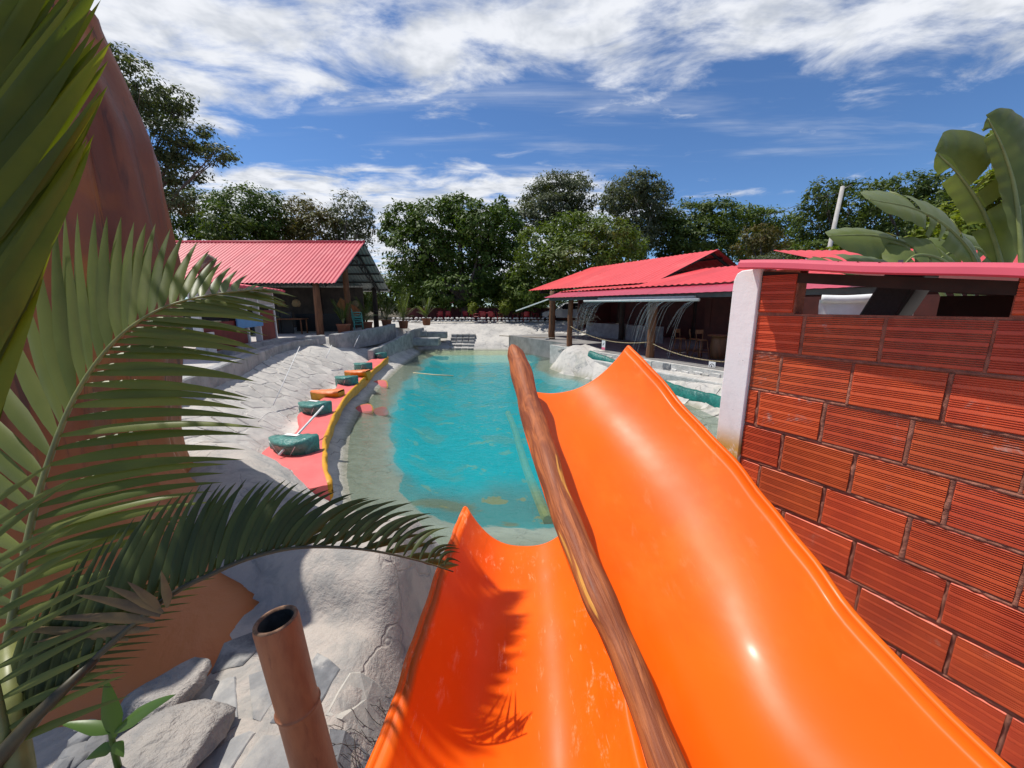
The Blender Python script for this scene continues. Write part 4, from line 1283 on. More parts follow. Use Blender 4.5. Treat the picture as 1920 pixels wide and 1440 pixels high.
m_tarp = None
def tarp_material():
    m, nt, p, out = new_mat('green_tarp')
    L = nt.links; vec = coords(nt, 'Object', (1, 1, 1), True)
    n1 = noise(nt, vec, 6, 5, .6, .8); n2 = noise(nt, vec, 16, 4, .6, 1.2)
    L.new(mixc(nt, maprange(nt, n1, .38, .66), (.035, .17, .145), (.07, .26, .22)), p.inputs['Base Color'])
    p.inputs['Roughness'].default_value = .28
    p.inputs['Specular IOR Level'].default_value = .6
    bumpn(nt, p, mathn(nt, 'ADD', n1, mathn(nt, 'MULTIPLY', n2, .5)), .8, .04)
    return m
m_tarp = tarp_material()
m_label = basic('white_label', (.80, .79, .77), (.74, .73, .71), 8, .6)
def wedge(name, length, wid, h, mtop, mside, wrap, label, group, loc, rz, tilt=0.0, tagged=False):
    """a slice-shaped block: pointed at one end, long straight edge at the back, leaning front"""
    t = thing(name, label, 'wedge seat', loc, group)
    t.rotation_euler = (0, tilt, rz)
    N = 14; back, front, lowb, lowf = [], [], [], []
    rows = []
    for i in range(N + 1):
        q = i / N
        x = -length / 2 + length * q
        prof = math.sin(min(1, q * 1.25 + .04) * math.pi / 2) ** .9 * (1 if q < .9 else 1 - .45 * ((q - .9) / .1) ** 2)
        yb = wid * .45 * (.35 + .65 * prof); yf = -wid * .55 * prof
        wob_ = .012 * math.sin(i * 2.1)
        zt = h * (.86 + .14 * q) + wob_ * .5
        rows.append([Vector((x, yb * .9, 0)), Vector((x, yb, zt * .9)), Vector((x, yb * .85, zt)), Vector((x, (yb + yf) / 2, zt + .008)), Vector((x, yf * .92, zt)), Vector((x, yf, zt * .88)), Vector((x, yf * .45 + wob_, zt * .35)), Vector((x, yf * .25, 0))])
    if wrap:
        mb = MB(); mb.grid(rows)
        mb.f += [tuple(range(8))[::-1], tuple(range(N * 8, N * 8 + 8))]; mb.uv += [None, None]
        o = mb.build('wrap', mside, t, True, False)
        skirt = MB(); r2 = []
        for i in range(N + 1):
            q = i / N; b = rows[i][6]; c = rows[i][7]
            r2.append([rows[i][5] * .98 + Vector((0, -.004, -.01)), Vector((b.x + .01 * math.sin(i * 3), b.y - .035 - .015 * math.sin(i * 1.9), b.z)), Vector((c.x + .05 * q, c.y - .10 - .03 * math.sin(i * 2.3), .012))])
        skirt.grid(r2[4:]); skirt.build('wrap_fold', mside, t, True, False)
        MB().tube([rows[1][4] + Vector((0, -.01, -.05)), rows[5][6] + Vector((0, -.05, .02)), rows[9][6] + Vector((0, -.06, -.03)), rows[13][4] + Vector((0, -.02, -.06))], .006, 5).build('cord', m_label, t, True, False)
        if tagged:
            lz = h * .93 + .022
            MB().box((-.02 * length, wid * .12, lz), (.30 * length, .13 * wid / .5 * .6, .006)).build('label_card', m_label, t, False, False)
    else:
        top = MB(); top.grid([[r[1], r[2], r[3], r[4], r[5]] for r in rows]); top.build('seat_top', mtop, t, True, False)
        sd_ = MB(); sd_.grid([[r[5] + Vector((0, -.008, .002)), r[6], r[7]] for r in rows]); 
        sd_.grid([[r[0], r[1]] for r in rows]); sd_.f += [tuple([0 + 0, 1, 2])]; sd_.uv += [None]
        sd_.grid([[rows[-1][5], rows[-1][6], rows[-1][7]], [rows[-1][1], rows[-1][1] * .5 + rows[-1][0] * .5, rows[-1][0]]])
        sd_.build('seat_side', mside, t, True, False)
    return t
GW = 'tarp wrapped wedges on the left bank'
def bank_pt(u, v, s_): 
    p = at(u, v, s_); return (p.x, p.y, hz(p.x, p.y) - .03)
for k, (u, v, s_, ln, rz, tg, lab) in enumerate([
        (545, 832, 6.55, .86, -.25, True, 'nearest green tarp wrapped wedge with a white card, beside the white pole'),
        (585, 757, 8.9, .82, -.35, True, 'second green tarp wrapped wedge from the near end, with a white card'),
        (646, 712, 12.2, .80, -.42, False, 'third green tarp wrapped wedge, between the two orange wedge seats'),
        (678, 688, 15.2, .80, -.45, False, 'fourth green tarp wrapped wedge, behind the smaller orange wedge seat'),
        (709, 668, 18.2, .80, -.5, False, 'farthest green tarp wrapped wedge at the end of the pink counter')]):
    wedge('wrapped_wedge', ln, .55, .42, None, m_tarp, True, lab, GW, bank_pt(u, v, s_), rz, 0, tg)
for (u, v, s_, lab) in [(610, 724, 10.4, 'orange and yellow wedge seat between two green wrapped wedges'), (668, 695, 13.6, 'smaller looking far orange wedge seat just above the pink counter')]:
    wedge('wedge_seat', .9, .5, .36, m_orgp, m_yelp, False, lab, 'orange wedge seats', bank_pt(u, v, s_), -.15)
for (u, v, z, sc, rz, lab) in [(683, 767, .05, .62, .9, 'pink and yellow fruit slice standing half out of the shallow water'), (714, 772, -.12, .62, 1.15, 'dull pink fruit slice sunk just under the water surface'), (710, 722, .05, .85, .75, 'far orange and pink fruit slice at the water edge')]:
    p = atz(u, v, z)
    t = thing('fruit_slice', lab, 'fruit slice', p, 'painted fruit slices in the water')
    t.rotation_euler = (math.radians(38), 0, rz - .4)
    N = 16
    ol = []
    for i in range(N):
        a = 2 * math.pi * i / N
        ol.append(Vector((sc * .40 * math.copysign(abs(math.cos(a)) ** .7, math.cos(a)), sc * .30 * math.copysign(abs(math.sin(a)) ** .8, math.sin(a)) * (1 + .25 * math.cos(a)), 0)))
    MB().prism([q + Vector((0, 0, -.10)) for q in ol], (0, 0, .10)).build('rind', m_yelp, t, False, False)
    MB().prism([q * .88 + Vector((0, 0, .0)) for q in ol], (0, 0, .012)).build('flesh', m_pinkp, t, False, False)
# white poles and wires
m_whitep = basic('white_pole', (.72, .72, .70), (.62, .62, .60), 9, .45)
m_steel = basic('thin_steel', (.30, .30, .30), (.2, .2, .2), 9, .4, metal=.6)
def pole(a, b, r, mat, lab, grp='thin poles on the left bank'):
    o = MB().tube([a, b], r, 8).build('thin_pole', mat, None, True); tag(o, lab, 'pole', grp); return o
pole(at(523, 853, 6.15), at(606, 762, 7.6), .020, m_whitep, 'thick white pole leaning across the nearest wrapped wedges')
pole(at(512, 760, 8.6), at(562, 650, 11.2), .010, m_whitep, 'tall thin pole stuck in the pale cement bank')
pole(at(611, 672, 13.8), at(622, 647, 14.6), .012, m_whitep, 'short thin pole farther up the cement bank')
pole(at(664, 650, 17.5), at(674, 628, 17.9), .014, m_whitep, 'thin white pole leaning on the far grey wall')
pole(at(757, 636, 24.5), at(760, 619, 24.8), .016, m_whitep, 'thin white pole on the retaining wall by the potted palm')
o = MB().tube(catmull([at(484, 791, 7.5), at(500, 776, 7.7), at(520, 773, 7.8), at(545, 790, 7.6)], 6), .006, 5).build('bent_wire', m_steel, None, True)
tag(o, 'thin bent wire arching out of the cement bank', 'wire')
# rolled green tarp along the right bank
pr = [(3.5, 17.2), (4.3, 15.6), (5.0, 13.8), (5.55, 12.2), (5.98, 10.8), (6.3, 9.4), (6.5, 8.2)]
pts = [Vector((x, y, hz(x, y) + .10)) for x, y in pr]
pp = catmull(pts, 8)
m_tarp2 = basic('teal_tarp', (.010, .16, .13), (.006, .10, .085), 5, .35, .7, 12, .5, c3=(.10, .30, .26), c3scale=4, c3lo=.58, c3hi=.72, bdist=.03)
rows = []
for i, p in enumerate(pp):
    t_ = (pp[min(i + 1, len(pp) - 1)] - pp[max(i - 1, 0)]).normalized(); n_ = Vector((t_.y, -t_.x, 0))
    w_ = .14 + .025 * math.sin(i * .8)
    zg = lambda q: hz(q.x, q.y)
    a_ = p - n_ * w_; b_ = p + n_ * w_
    rows.append([Vector((a_.x, a_.y, zg(a_) + .01)), p - n_ * w_ * .6 + Vector((0, 0, .05 + .02 * math.sin(i * 1.1))), p + Vector((0, 0, .10 + .015 * math.sin(i * 1.7))), p + n_ * w_ * .7 + Vector((0, 0, .06)), Vector((b_.x, b_.y, zg(b_) + .01))])
o = MB().grid(rows).build('tarp_roll', m_tarp2, None, True); tag(o, 'long teal green tarp rolled along the right bank of the pool', 'tarp')
# pale stripe of pipe on the pool floor, and a wooden stick afloat
a, b = (-.15, 13.3), (.62, 6.2)
pts = [Vector((a[0] + (b[0] - a[0]) * q + .03 * math.sin(q * 7), a[1] + (b[1] - a[1]) * q, hz(a[0] + (b[0] - a[0]) * q, a[1] + (b[1] - a[1]) * q) + .06)) for q in np.linspace(0, 1, 24)]
o = MB().tube(pts, .10, 8).build('floor_pipe', basic('yellow_pipe', (.40, .38, .10), (.26, .30, .10), 3, .6)); tag(o, 'long yellowish pipe lying on the turquoise pool floor', 'pipe')
o = MB().tube([atz(775, 699, .01), atz(815, 703, .012), atz(850, 705, .01)], .03, 6).build('floating_stick', basic('pale_wood', (.50, .42, .26), (.40, .33, .2), 5, .7), None, True); tag(o, 'pale stick floating at the far left of the pool', 'stick')

# far end of the pool: steps, post with rail, low stone row
st = thing('stone_steps', 'grey stone steps rising from the far end of the pool', 'steps', (-3.6, 27.2, 0))
m_stepm = basic('step_stone', (.36, .35, .33), (.24, .235, .225), 5, .9, .7, 18, .2, rnd_amt=.15, bdist=.03)
for k in range(5):
    y0 = 27.0 + k * .34
    for j in range(4):
        x0 = -4.45 + j * .44
        o = MB().box((x0 + .21, y0 + .3 + random.uniform(-.02, .02), .12 + k * .215 - .2 + random.uniform(-.01, .01)), (.415, .6, .42)).build('step_stone', m_stepm, st)
        bevel(o, .03, 1)
p = atz(1022, 665, -.1)
o = MB().box((2.15, 23.6, .35), (.24, .24, 1.5)).build('concrete_post', m_conc); tag(o, 'square grey concrete post standing in the far right shallow water', 'post'); bevel(o, .02)
o = MB().tube(catmull([(-.9, 27.6, .95), (.4, 26.6, .96), (1.6, 24.4, 1.08), (2.6, 23.5, 1.11)], 5), .03, 6).build('rope_rail', basic('rope', (.30, .25, .19), (.2, .17, .13), 12, .9), None, True); tag(o, 'slack pole rail running to the concrete post at the far end', 'rail')
# loose white stones edging the far terrace
row = thing('stone_edging', 'row of loose white stones edging the far terrace', 'stone edging', (-1, 31.6, TF))
rr = random.Random(6)
stone_meshes = []
import bmesh
for k in range(6):
    bm = bmesh.new(); bmesh.ops.create_icosphere(bm, subdivisions=1, radius=.5)
    for v in bm.verts:
        v.co *= rr.uniform(.75, 1.15); v.co.z *= .7
    me = bpy.data.meshes.new('stone'); bm.to_mesh(me); bm.free(); me.materials.append(m_whitestone); stone_meshes.append(me)
for k in range(90):
    x = -9.5 + 13.2 * (k % 45) / 45 + rr.uniform(-.08, .08); z = TF + .10 + .2 * (k // 45)
    o = link('stone', rr.choice(stone_meshes), row, False)
    o.location = Vector((x, 31.5 + .06 * math.sin(x) + rr.uniform(-.06, .06) + .08 * (k // 45), z)) - root_loc(row)
    s_ = rr.uniform(.26, .36); o.scale = (s_, s_, s_ * .8); o.rotation_euler = (rr.uniform(-.3, .3), rr.uniform(-.3, .3), rr.uniform(0, 6))
# pale cobbles set into the far slope

# ------------------------------------------------------------------ left pavilion
m_pinkroof = basic('pink_corrugated_roof', (.60, .078, .098), (.54, .066, .086), .8, .5, .05, 6, .4, rnd_amt=.07, c3=(.66, .17, .18), c3scale=.6, c3lo=.55, c3hi=.8)
m_galv = basic('galvanised_underside', (.34, .36, .36), (.28, .30, .30), 2, .55, metal=.2)
m_iron = basic('black_iron', (.012, .012, .013), (.02, .018, .017), 5, .6)
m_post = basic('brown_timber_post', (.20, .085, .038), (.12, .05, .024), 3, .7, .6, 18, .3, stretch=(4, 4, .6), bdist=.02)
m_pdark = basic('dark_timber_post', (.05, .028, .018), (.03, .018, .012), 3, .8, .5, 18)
def corrugated(mb, o, ex, ey, width, length, pitch, amp, nrm, down=5, per=6):
    """sheet at o: ex across (corrugation direction), ey down the slope"""
    n = max(2, int(round(width / pitch * per)))
    rows = []
    for j in range(down + 1):
        rows.append([o + ex * (width * i / n) + ey * (length * j / down) + nrm * (amp * math.sin(2 * math.pi * (width * i / n) / pitch)) for i in range(n + 1)])
    mb.grid(rows)
pv = thing('open_pavilion', 'open pavilion with a pink corrugated gable roof on brown posts at left', 'pavilion', (-9.1, 18.3, TL))
RIDGE = (22.4, 6.45); EAVE1 = (18.3, 4.05); EAVE2 = (26.5, 3.95)
XE = -8.15
ey1 = Vector((0, EAVE1[0] - RIDGE[0], EAVE1[1] - RIDGE[1])); l1 = ey1.length; ey1.normalize()
ey2 = Vector((0, EAVE2[0] - RIDGE[0], EAVE2[1] - RIDGE[1])); l2 = ey2.length; ey2.normalize()
n1 = Vector((0, -ey1.z, ey1.y)); n1 = n1 if n1.z > 0 else -n1
n2 = Vector((0, -ey2.z, ey2.y)); n2 = n2 if n2.z > 0 else -n2
SW = 1.0
base = Vector((XE, RIDGE[0], RIDGE[1]))
s1 = MB(); corrugated(s1, Vector((0, 0, 0)), Vector((-1, 0, 0)), ey1, SW + .03, l1, .2, .022, n1)
s2 = MB(); corrugated(s2, Vector((0, 0, 0)), Vector((-1, 0, 0)), ey2, SW + .03, l2, .2, .022, n2)
me1 = s1.mesh('roof_sheet', m_pinkroof, True); me2 = s2.mesh('roof_sheet', m_pinkroof, True)
u1 = MB(); corrugated(u1, Vector((0, 0, 0)), Vector((-1, 0, 0)), ey1, SW, l1 - .04, .2, .02, n1); u2 = MB(); corrugated(u2, Vector((0, 0, 0)), Vector((-1, 0, 0)), ey2, SW, l2 - .04, .2, .02, n2)
mu1 = u1.mesh('underside_sheet', m_galv, True); mu2 = u2.mesh('underside_sheet', m_galv, True)
for k in range(14):
    off = Vector((-k * SW, 0, 0.004 * (k % 2)))
    link('roof_sheet', me1, pv, False, base + off - root_loc(pv)); link('roof_sheet', me2, pv, False, base + off - root_loc(pv))
    link('underside_sheet', mu1, pv, False, base + off - n1 * .03 - root_loc(pv)); link('underside_sheet', mu2, pv, False, base + off - n2 * .03 - root_loc(pv))
MB().tube([base + Vector((.02, 0, .03)), base + Vector((-14, 0, .03))], .07, 8).build('ridge_cap', m_pinkroof, pv, True)
for q in (.02, .2, .38, .56, .74, .92):
    for e_, l_ in ((ey1, l1), (ey2, l2)):
        a = base + e_ * l_ * q + Vector((-.05, 0, -.10)); MB().beam(a, a + Vector((-13.5, 0, 0)), .05, .09).build('purlin', m_iron, pv)
for xx in (-8.75, -12.6, -16.5):
    r_ = Vector((xx, RIDGE[0], RIDGE[1] - .2)); e1 = Vector((xx, EAVE1[0] + .3, EAVE1[1] - .02)); e2 = Vector((xx, EAVE2[0] - .3, EAVE2[1] - .02))
    MB().beam(r_, e1, .06, .10).build('rafter', m_iron, pv); MB().beam(r_, e2, .06, .10).build('rafter', m_iron, pv)
    for side, e_ in ((0, e1), (1, e2)):
        lo_a = r_ + Vector((0, 0, -.75)); lo_b = e_ + Vector((0, 0, -.12))
        MB().beam(lo_a, lo_b, .05, .06).build('truss_chord', m_iron, pv)
        for k in range(6):
            q = k / 6; q2 = (k + .5) / 6
            MB().beam(r_.lerp(e_, q), lo_a.lerp(lo_b, q2), .03, .03).build('truss_web', m_iron, pv)
            MB().beam(lo_a.lerp(lo_b, q2), r_.lerp(e_, min(1, q + 1 / 6)), .03, .03).build('truss_web', m_iron, pv)
def wpost(par, x, y, z0, z1, r, mat, seed, name='post', lean=(0, 0)):
    rr = random.Random(seed)
    pts = [(x + lean[0] * q + rr.uniform(-.02, .02), y + lean[1] * q, z0 + (z1 - z0) * q) for q in np.linspace(0, 1, 7)]
    return MB().tube(pts, [r * (1.08 - .16 * q + rr.uniform(-.03, .03)) for q in np.linspace(0, 1, 7)], 12).build(name, mat, par, True)
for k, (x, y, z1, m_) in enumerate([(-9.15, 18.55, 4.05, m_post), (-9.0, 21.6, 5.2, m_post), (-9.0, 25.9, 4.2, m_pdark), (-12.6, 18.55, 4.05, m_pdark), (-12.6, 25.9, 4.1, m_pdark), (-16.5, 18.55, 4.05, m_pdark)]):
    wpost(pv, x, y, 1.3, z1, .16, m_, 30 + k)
# black slatted half wall with its slats, and a paler back wall
for k in range(9):
    z = TL + .08 + k * .105
    MB().box((-10.5, 21.4, z), (2.7, .05, .075)).build('half_wall_slat', m_iron, pv)
MB().box((-10.5, 21.47, TL + .5), (2.7, .06, .95)).build('half_wall', m_iron, pv)
for k in range(5):
    o = MB().box((-13.0 + k * .62 - 1.0, 20.0, TL + .55), (.58, .06, 1.1)).build('front_board', m_iron, pv)
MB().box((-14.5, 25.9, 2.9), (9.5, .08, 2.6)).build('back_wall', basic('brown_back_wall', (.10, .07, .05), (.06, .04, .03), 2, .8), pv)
# ------------------------------------------------------------------ kiosk in front of it
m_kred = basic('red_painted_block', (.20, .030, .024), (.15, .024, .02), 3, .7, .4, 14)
m_kwhite = basic('white_frame_paint', (.70, .69, .66), (.60, .59, .57), 6, .6)
m_kpale = basic('pale_upper_wall', (.45, .42, .38), (.36, .33, .30), 3, .7)
K0 = Vector((-9.6, 15.8, 0)); K1 = Vector((-8.3, 10.4, 0)); kd = (K1 - K0).normalized(); kn = Vector((kd.y, -kd.x, 0))
if kn.x < 0: kn = -kn
ks = thing('kiosk', 'small red block kiosk with white window frames beside the left pavilion', 'kiosk', K0 + Vector((0, 0, TL)))
KM = Matrix((kd, kn, Vector((0, 0, 1)))).transposed()
def kbox(name, l0, l1, z0, z1, y0, y1, mat):
    c = K0 + kd * ((l0 + l1) / 2) + kn * ((y0 + y1) / 2) + Vector((0, 0, (z0 + z1) / 2))
    return MB().box(c, (l1 - l0, y1 - y0, z1 - z0), M=KM).build(name, mat, ks)
kbox('wall_panel', .06, 1.55, TL + .12, 2.85, -.12, 0, m_kred)
kbox('wall_panel', 2.75, 5.6, TL, 2.55, -.12, 0, m_kred)
kbox('upper_wall', .06, 5.6, 3.06, 3.60, -.12, -.01, m_kpale)
kbox('plinth', 0, 5.6, 1.4, TL + .12, -.16, .03, m_conc)
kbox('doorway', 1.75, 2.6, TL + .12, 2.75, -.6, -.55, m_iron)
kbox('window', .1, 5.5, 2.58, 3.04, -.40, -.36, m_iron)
for l in (0.0, 1.6, 2.65, 5.6): kbox('frame_post', l - .04, l + .06, TL, 3.55, -.15, .04, m_kwhite)
kbox('frame_rail', 0.06, 5.6, 3.0, 3.06, -.13, .02, m_kwhite)
kbox('blue_board', 1.5, 3.6, 2.30, 2.68, .05, .09, basic('blue_board', (.11, .29, .55), (.10, .26, .5), 3, .5))
kbox('white_panel', 5.15, 5.55, TL, 2.3, .03, .10, m_kwhite)
rows = []
for i in range(60):
    l = -.5 + 6.6 * i / 59
    z = 3.82 + .012 * math.sin(l / .16 * 2 * math.pi) 
    rows.append([K0 + kd * l + kn * .36 + Vector((0, 0, z - .18)), K0 + kd * l + kn * -2.6 + Vector((0, 0, z + .25))])
MB().grid(rows).build('roof_sheet', m_pinkroof, ks, True)
b_ = K0 + kn * .34
MB().beam(b_ + kd * -.5 + Vector((0, 0, 3.60)), b_ + kd * 6.0 + Vector((0, 0, 3.60)), .04, .07).build('fascia', m_hpink, ks)

# ------------------------------------------------------------------ restaurant on the right
RA_ = Vector((9.85, 19.6, 0))
def rl(l, w, z): return RA_ + WD * l + WN * w + Vector((0, 0, z))
RM = Matrix((WD, WN, Vector((0, 0, 1)))).transposed()
rest = thing('restaurant', 'open restaurant with red metal roofs on log posts beside the pool', 'restaurant', rl(0, 3, FLOOR))
def rbox(name, l0, l1, w0, w1, z0, z1, mat, par=None):
    return MB().box(rl((l0 + l1) / 2, (w0 + w1) / 2, (z0 + z1) / 2), (l1 - l0, w1 - w0, z1 - z0), M=RM).build(name, mat, par or rest)
m_floor = basic('swept_floor', (.26, .25, .24), (.18, .175, .17), 2, .8, .2, 20)
rbox('floor_slab', -11, 4.6, -3, 6.25, -.6, FLOOR, m_floor)
rbox('floor_slab', 4.6, 11.5, -3, 5.3, -.6, FLOOR + .003, m_floor)
def roof_quad(name, pts4, mat, pitch=.28, amp=.02, sheets=1):
    """corrugated roof between a ridge edge (a,b) and an eave edge (d,c), cut in sheets along the ridge"""
    a, b, c, d = [Vector(p) for p in pts4]
    nrm = (b - a).cross(d - a).normalized()
    if nrm.z < 0: nrm = -nrm
    for k in range(sheets):
        mb = MB(); rows = []
        n = max(4, int((b - a).length / sheets / pitch * 6))
        for j in range(5):
            row = []
            for i in range(n + 1):
                q = (k + (i / n) * 1.01) / sheets; r_ = j / 4
                p = a.lerp(b, min(q, 1)).lerp(d.lerp(c, min(q, 1)), r_)
                row.append(p + nrm * (amp * math.sin(2 * math.pi * q * (b - a).length / pitch) + .004 * (k % 2)))
            rows.append(row)
        mb.grid(rows); mb.build(name, mat, rest, True)
m_red2 = basic('red_metal_roof', (.68, .055, .060), (.60, .046, .052), .7, .48, .05, 4, .4, rnd_amt=.07, c3=(.72, .12, .11), c3scale=.45, c3lo=.55, c3hi=.8)
m_red3 = basic('crimson_flashing', (.46, .045, .085), (.40, .040, .075), .8, .42, .05, 4)
ZR, ZE = 5.68, 4.05
# big gable roof: left slope with a gently hipped far end, right slope
roof_quad('roof_sheet', [rl(-.15, 0, ZR), rl(9.3, 0, ZR - .05), rl(10.9, 4.1, ZE), rl(-.15, 4.1, ZE)], m_red2, .30, .012, 8)
roof_quad('roof_sheet', [rl(-.15, 0, ZR), rl(9.3, 0, ZR - .05), rl(10.9, -4.1, ZE), rl(-.15, -4.1, ZE)], m_red2, .30, .012, 8)
# lean-to in front and its crimson eave strip
roof_quad('roof_sheet', [rl(-9, 1.2, 4.72), rl(-.1, 1.2, 4.72), rl(-.1, 5.6, 3.78), rl(-9, 5.6, 3.78)], m_red2, .30, .018, 8)
roof_quad('roof_sheet', [rl(-.1, 3.7, 4.02), rl(5.0, 3.7, 4.0), rl(5.0, 5.6, 3.76), rl(-.1, 5.6, 3.78)], m_red2, .30, .018, 4)
roof_quad('eave_strip', [rl(-9, 5.45, 3.76), rl(5.2, 5.45, 3.74), rl(5.2, 6.45, 3.44), rl(-9, 6.45, 3.44)], m_red3, .30, .004, 6)
MB().beam(rl(-9, 6.2, 3.36), rl(5.0, 6.2, 3.36), .10, .14).build('eave_beam', basic('grey_steel_beam', (.10, .10, .10), (.07, .07, .07), 3, .6), rest)
for q in (.15, .4, .65, .9):
    for sg in (1, -1):
        MB().beam(rl(.0, sg * 4.1 * q, ZR + (ZE - ZR) * q - .1), rl(10, sg * 4.1 * q, ZR + (ZE - ZR) * q - .1), .05, .08).build('purlin', m_iron, rest)
for l in (.2, 5, 9.5):
    for sg in (1, -1): MB().beam(rl(l, 0, ZR - .12), rl(l, sg * 4.0, ZE - .1), .07, .12).build('rafter', m_iron, rest)
    MB().beam(rl(l, -4, ZE - .15), rl(l, 4, ZE - .15), .07, .12).build('tie_beam', m_iron, rest)
for k, (l, w, z1, m_, r_) in enumerate([(-1.8, 5.9, 3.40, m_post, .155), (3.35, 6.05, 3.42, m_post, .135), (7.3, 4.5, 3.9, m_post, .19), (-7.5, 5.9, 3.4, m_post, .15), (.8, 3.2, 4.2, m_conc, .17), (5.0, 1.0, 4.6, m_pdark, .16), (9.5, 1.5, 4.3, m_pdark, .16), (9.5, -3, 4.0, m_pdark, .16), (3.0, -3, 4.0, m_pdark, .16)]):
    p = rl(l, w, 0); wpost(rest, p.x, p.y, .55 if k < 2 else .9, z1, r_, m_, 50 + k)
# dark red bar walls, white framed opening
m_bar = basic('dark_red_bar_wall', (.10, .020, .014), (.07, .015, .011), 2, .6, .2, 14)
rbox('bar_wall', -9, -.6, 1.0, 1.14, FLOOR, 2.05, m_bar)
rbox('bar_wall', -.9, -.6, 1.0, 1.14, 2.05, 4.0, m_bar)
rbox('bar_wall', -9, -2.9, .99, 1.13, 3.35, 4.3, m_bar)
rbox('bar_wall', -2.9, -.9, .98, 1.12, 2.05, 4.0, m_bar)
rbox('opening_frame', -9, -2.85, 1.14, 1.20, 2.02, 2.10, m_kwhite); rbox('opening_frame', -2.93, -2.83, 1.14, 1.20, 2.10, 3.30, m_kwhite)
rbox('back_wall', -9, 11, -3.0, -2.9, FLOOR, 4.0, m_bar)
rbox('added_dark_wall', 10.3, 10.4, -2.9, .2, FLOOR, 4.0, m_bar)  # dark wall added, with the lengthened back wall, to darken the open interior
rbox('low_partition', 2.2, 8.6, .6, .8, FLOOR, 1.9, m_conc)
# stone faced edge of the floor
edge = rbox('floor_edge', -10, 4.58, 6.25, 6.42, -.5, FLOOR - .02, m_whitestone)
rr = random.Random(21)
for k in range(26):
    l = -6.8 + k * .42 + rr.uniform(-.1, .1); z = rr.uniform(.55, .88); h = rr.uniform(.12, .24); w_ = rr.uniform(.2, .42)
    o = rbox('edge_stone', l - w_ / 2, l + w_ / 2, 6.40, 6.45, z - h / 2, min(.975, z + h / 2), rr.choice([m_whitestone, m_pale, m_slate])); bevel(o, .025, 1)
o = rbox('step_ledge', -10, 2.6, 6.45, 6.95, -.4, .72, m_whitestone); bevel(o, .05, 2)
# awning cassette under the eave: white tube with brackets
aw = thing('awning', 'white retracted awning cassette hung under the restaurant eave', 'awning', rl(-1.5, 6.35, 3.2))
MB().tube([rl(1.9, 6.35, 3.24), rl(-4.1, 6.35, 3.22)], .055, 10).build('front_bar', m_whitep, aw, True)
MB().tube([rl(1.0, 6.28, 3.33), rl(-3.9, 6.28, 3.31)], .05, 10).build('roller', m_whitep, aw, True)
for l in (.35, -.25, -2.6, -2.9): MB().beam(rl(l, 6.2, 3.38), rl(l + .35, 6.36, 3.25), .04, .05).build('bracket', m_whitep, aw)
o = MB().beam(rl(5.0, 6.2, 3.40), rl(8.6, 6.3, 2.72), .05, .06).build('white_strut', m_whitep); tag(o, 'sloping white strut at the far corner of the restaurant roof', 'strut')
# falling water jets
m_jet, nt_, p_, out_ = new_mat('water_jet')
p_.inputs['Base Color'].default_value = (.80, .84, .86, 1); p_.inputs['Roughness'].default_value = .15; p_.inputs['Alpha'].default_value = .30
jets = MB(); rr = random.Random(31)
for k in range(44):
    l = rr.choice([rr.uniform(.4, 1.9), rr.uniform(-4.0, -1.3), rr.uniform(-3.2, -1.9)])
    w_ = 6.33 + rr.uniform(-.02, .02); drop = rr.uniform(.8, 2.1); sp_ = rr.uniform(.9, 1.5)
    pts = []
    for j in range(9):
        q = j / 8 * drop
        pts.append(rl(l + sp_ * math.sqrt(max(0, q)) * .8, w_ - .12 * q, 3.2 - q))
    jets.tube(pts, [.0052 * (1 - .5 * j / 8) for j in range(9)], 4, False)
o = jets.build('water_jets', m_jet, None, True); o['kind'] = 'stuff'; tag(o, 'thin white water jets arching down from the awning bar', 'water jets')
# striped chain between the posts with two hanging notices
m_rope = basic('pale_rope', (.45, .36, .20), (.12, .09, .06), 40, .8, lo=.47, hi=.53)
def sagging(a, b, sag, n=14): return [a.lerp(b, i / n) + Vector((0, 0, -sag * 4 * (i / n) * (1 - i / n))) for i in range(n + 1)]
c1 = sagging(rl(3.35, 6.1, 2.05), rl(-1.8, 5.95, 1.62), .33); c2 = sagging(rl(-1.8, 5.95, 1.60), rl(-6.6, 5.95, 1.52), .36)
for pth, lab in ((c1, 'slack rope between the two nearest restaurant posts'), (c2, 'striped slack rope from the restaurant post to the brick hut')):
    o = MB().tube(pth, .018, 6).build('barrier_rope', m_rope, None, True); tag(o, lab, 'rope', 'ropes along the restaurant floor')
m_sign = basic('notice_white', (.80, .79, .78), (.76, .75, .74), 5, .5); m_pinkn = basic('notice_pink', (.72, .16, .26), (.68, .14, .24), 5, .5); m_ink = basic('notice_ink', (.02, .02, .02), (.03, .03, .03), 5, .6)
def notice(c, w, h, lab, kind):
    t = thing('notice', lab, 'sign', c, 'notices hanging on the rope')
    def bx(name, x, z, sx, sz, y, mat, rot=0):
        M = RM @ Matrix.Rotation(rot, 3, 'Y')
        return MB().box(Vector(c) + RM @ Vector((x, y, z)), (sx, .012 if y == 0 else .004, sz), M=M).build(name, mat, t)
    bx('board', 0, -h / 2, w, h, 0, m_sign); bx('strip', 0, -h * .86, w * .98, h * .27, .009, m_pinkn)
    zc = -h * .38
    if kind == 0:
        rows = []
        for i in range(25):
            a = 2 * math.pi * i / 24
            rows.append([Vector(c) + RM @ Vector((math.cos(a) * w * r_, .009, zc + math.sin(a) * w * r_)) for r_ in (.30, .38)])
        MB().grid(rows).build('ring', m_ink, t)
        bx('figure', 0, zc, w * .10, h * .20, .011, m_ink, .3); bx('figure', w * .05, zc - h * .06, w * .22, h * .05, .012, m_ink, -.3)
    else:
        bx('figure', .0, zc, w * .12, h * .34, .010, m_ink, -.6); bx('figure', w * .12, zc - h * .05, w * .10, h * .16, .011, m_ink, .5)
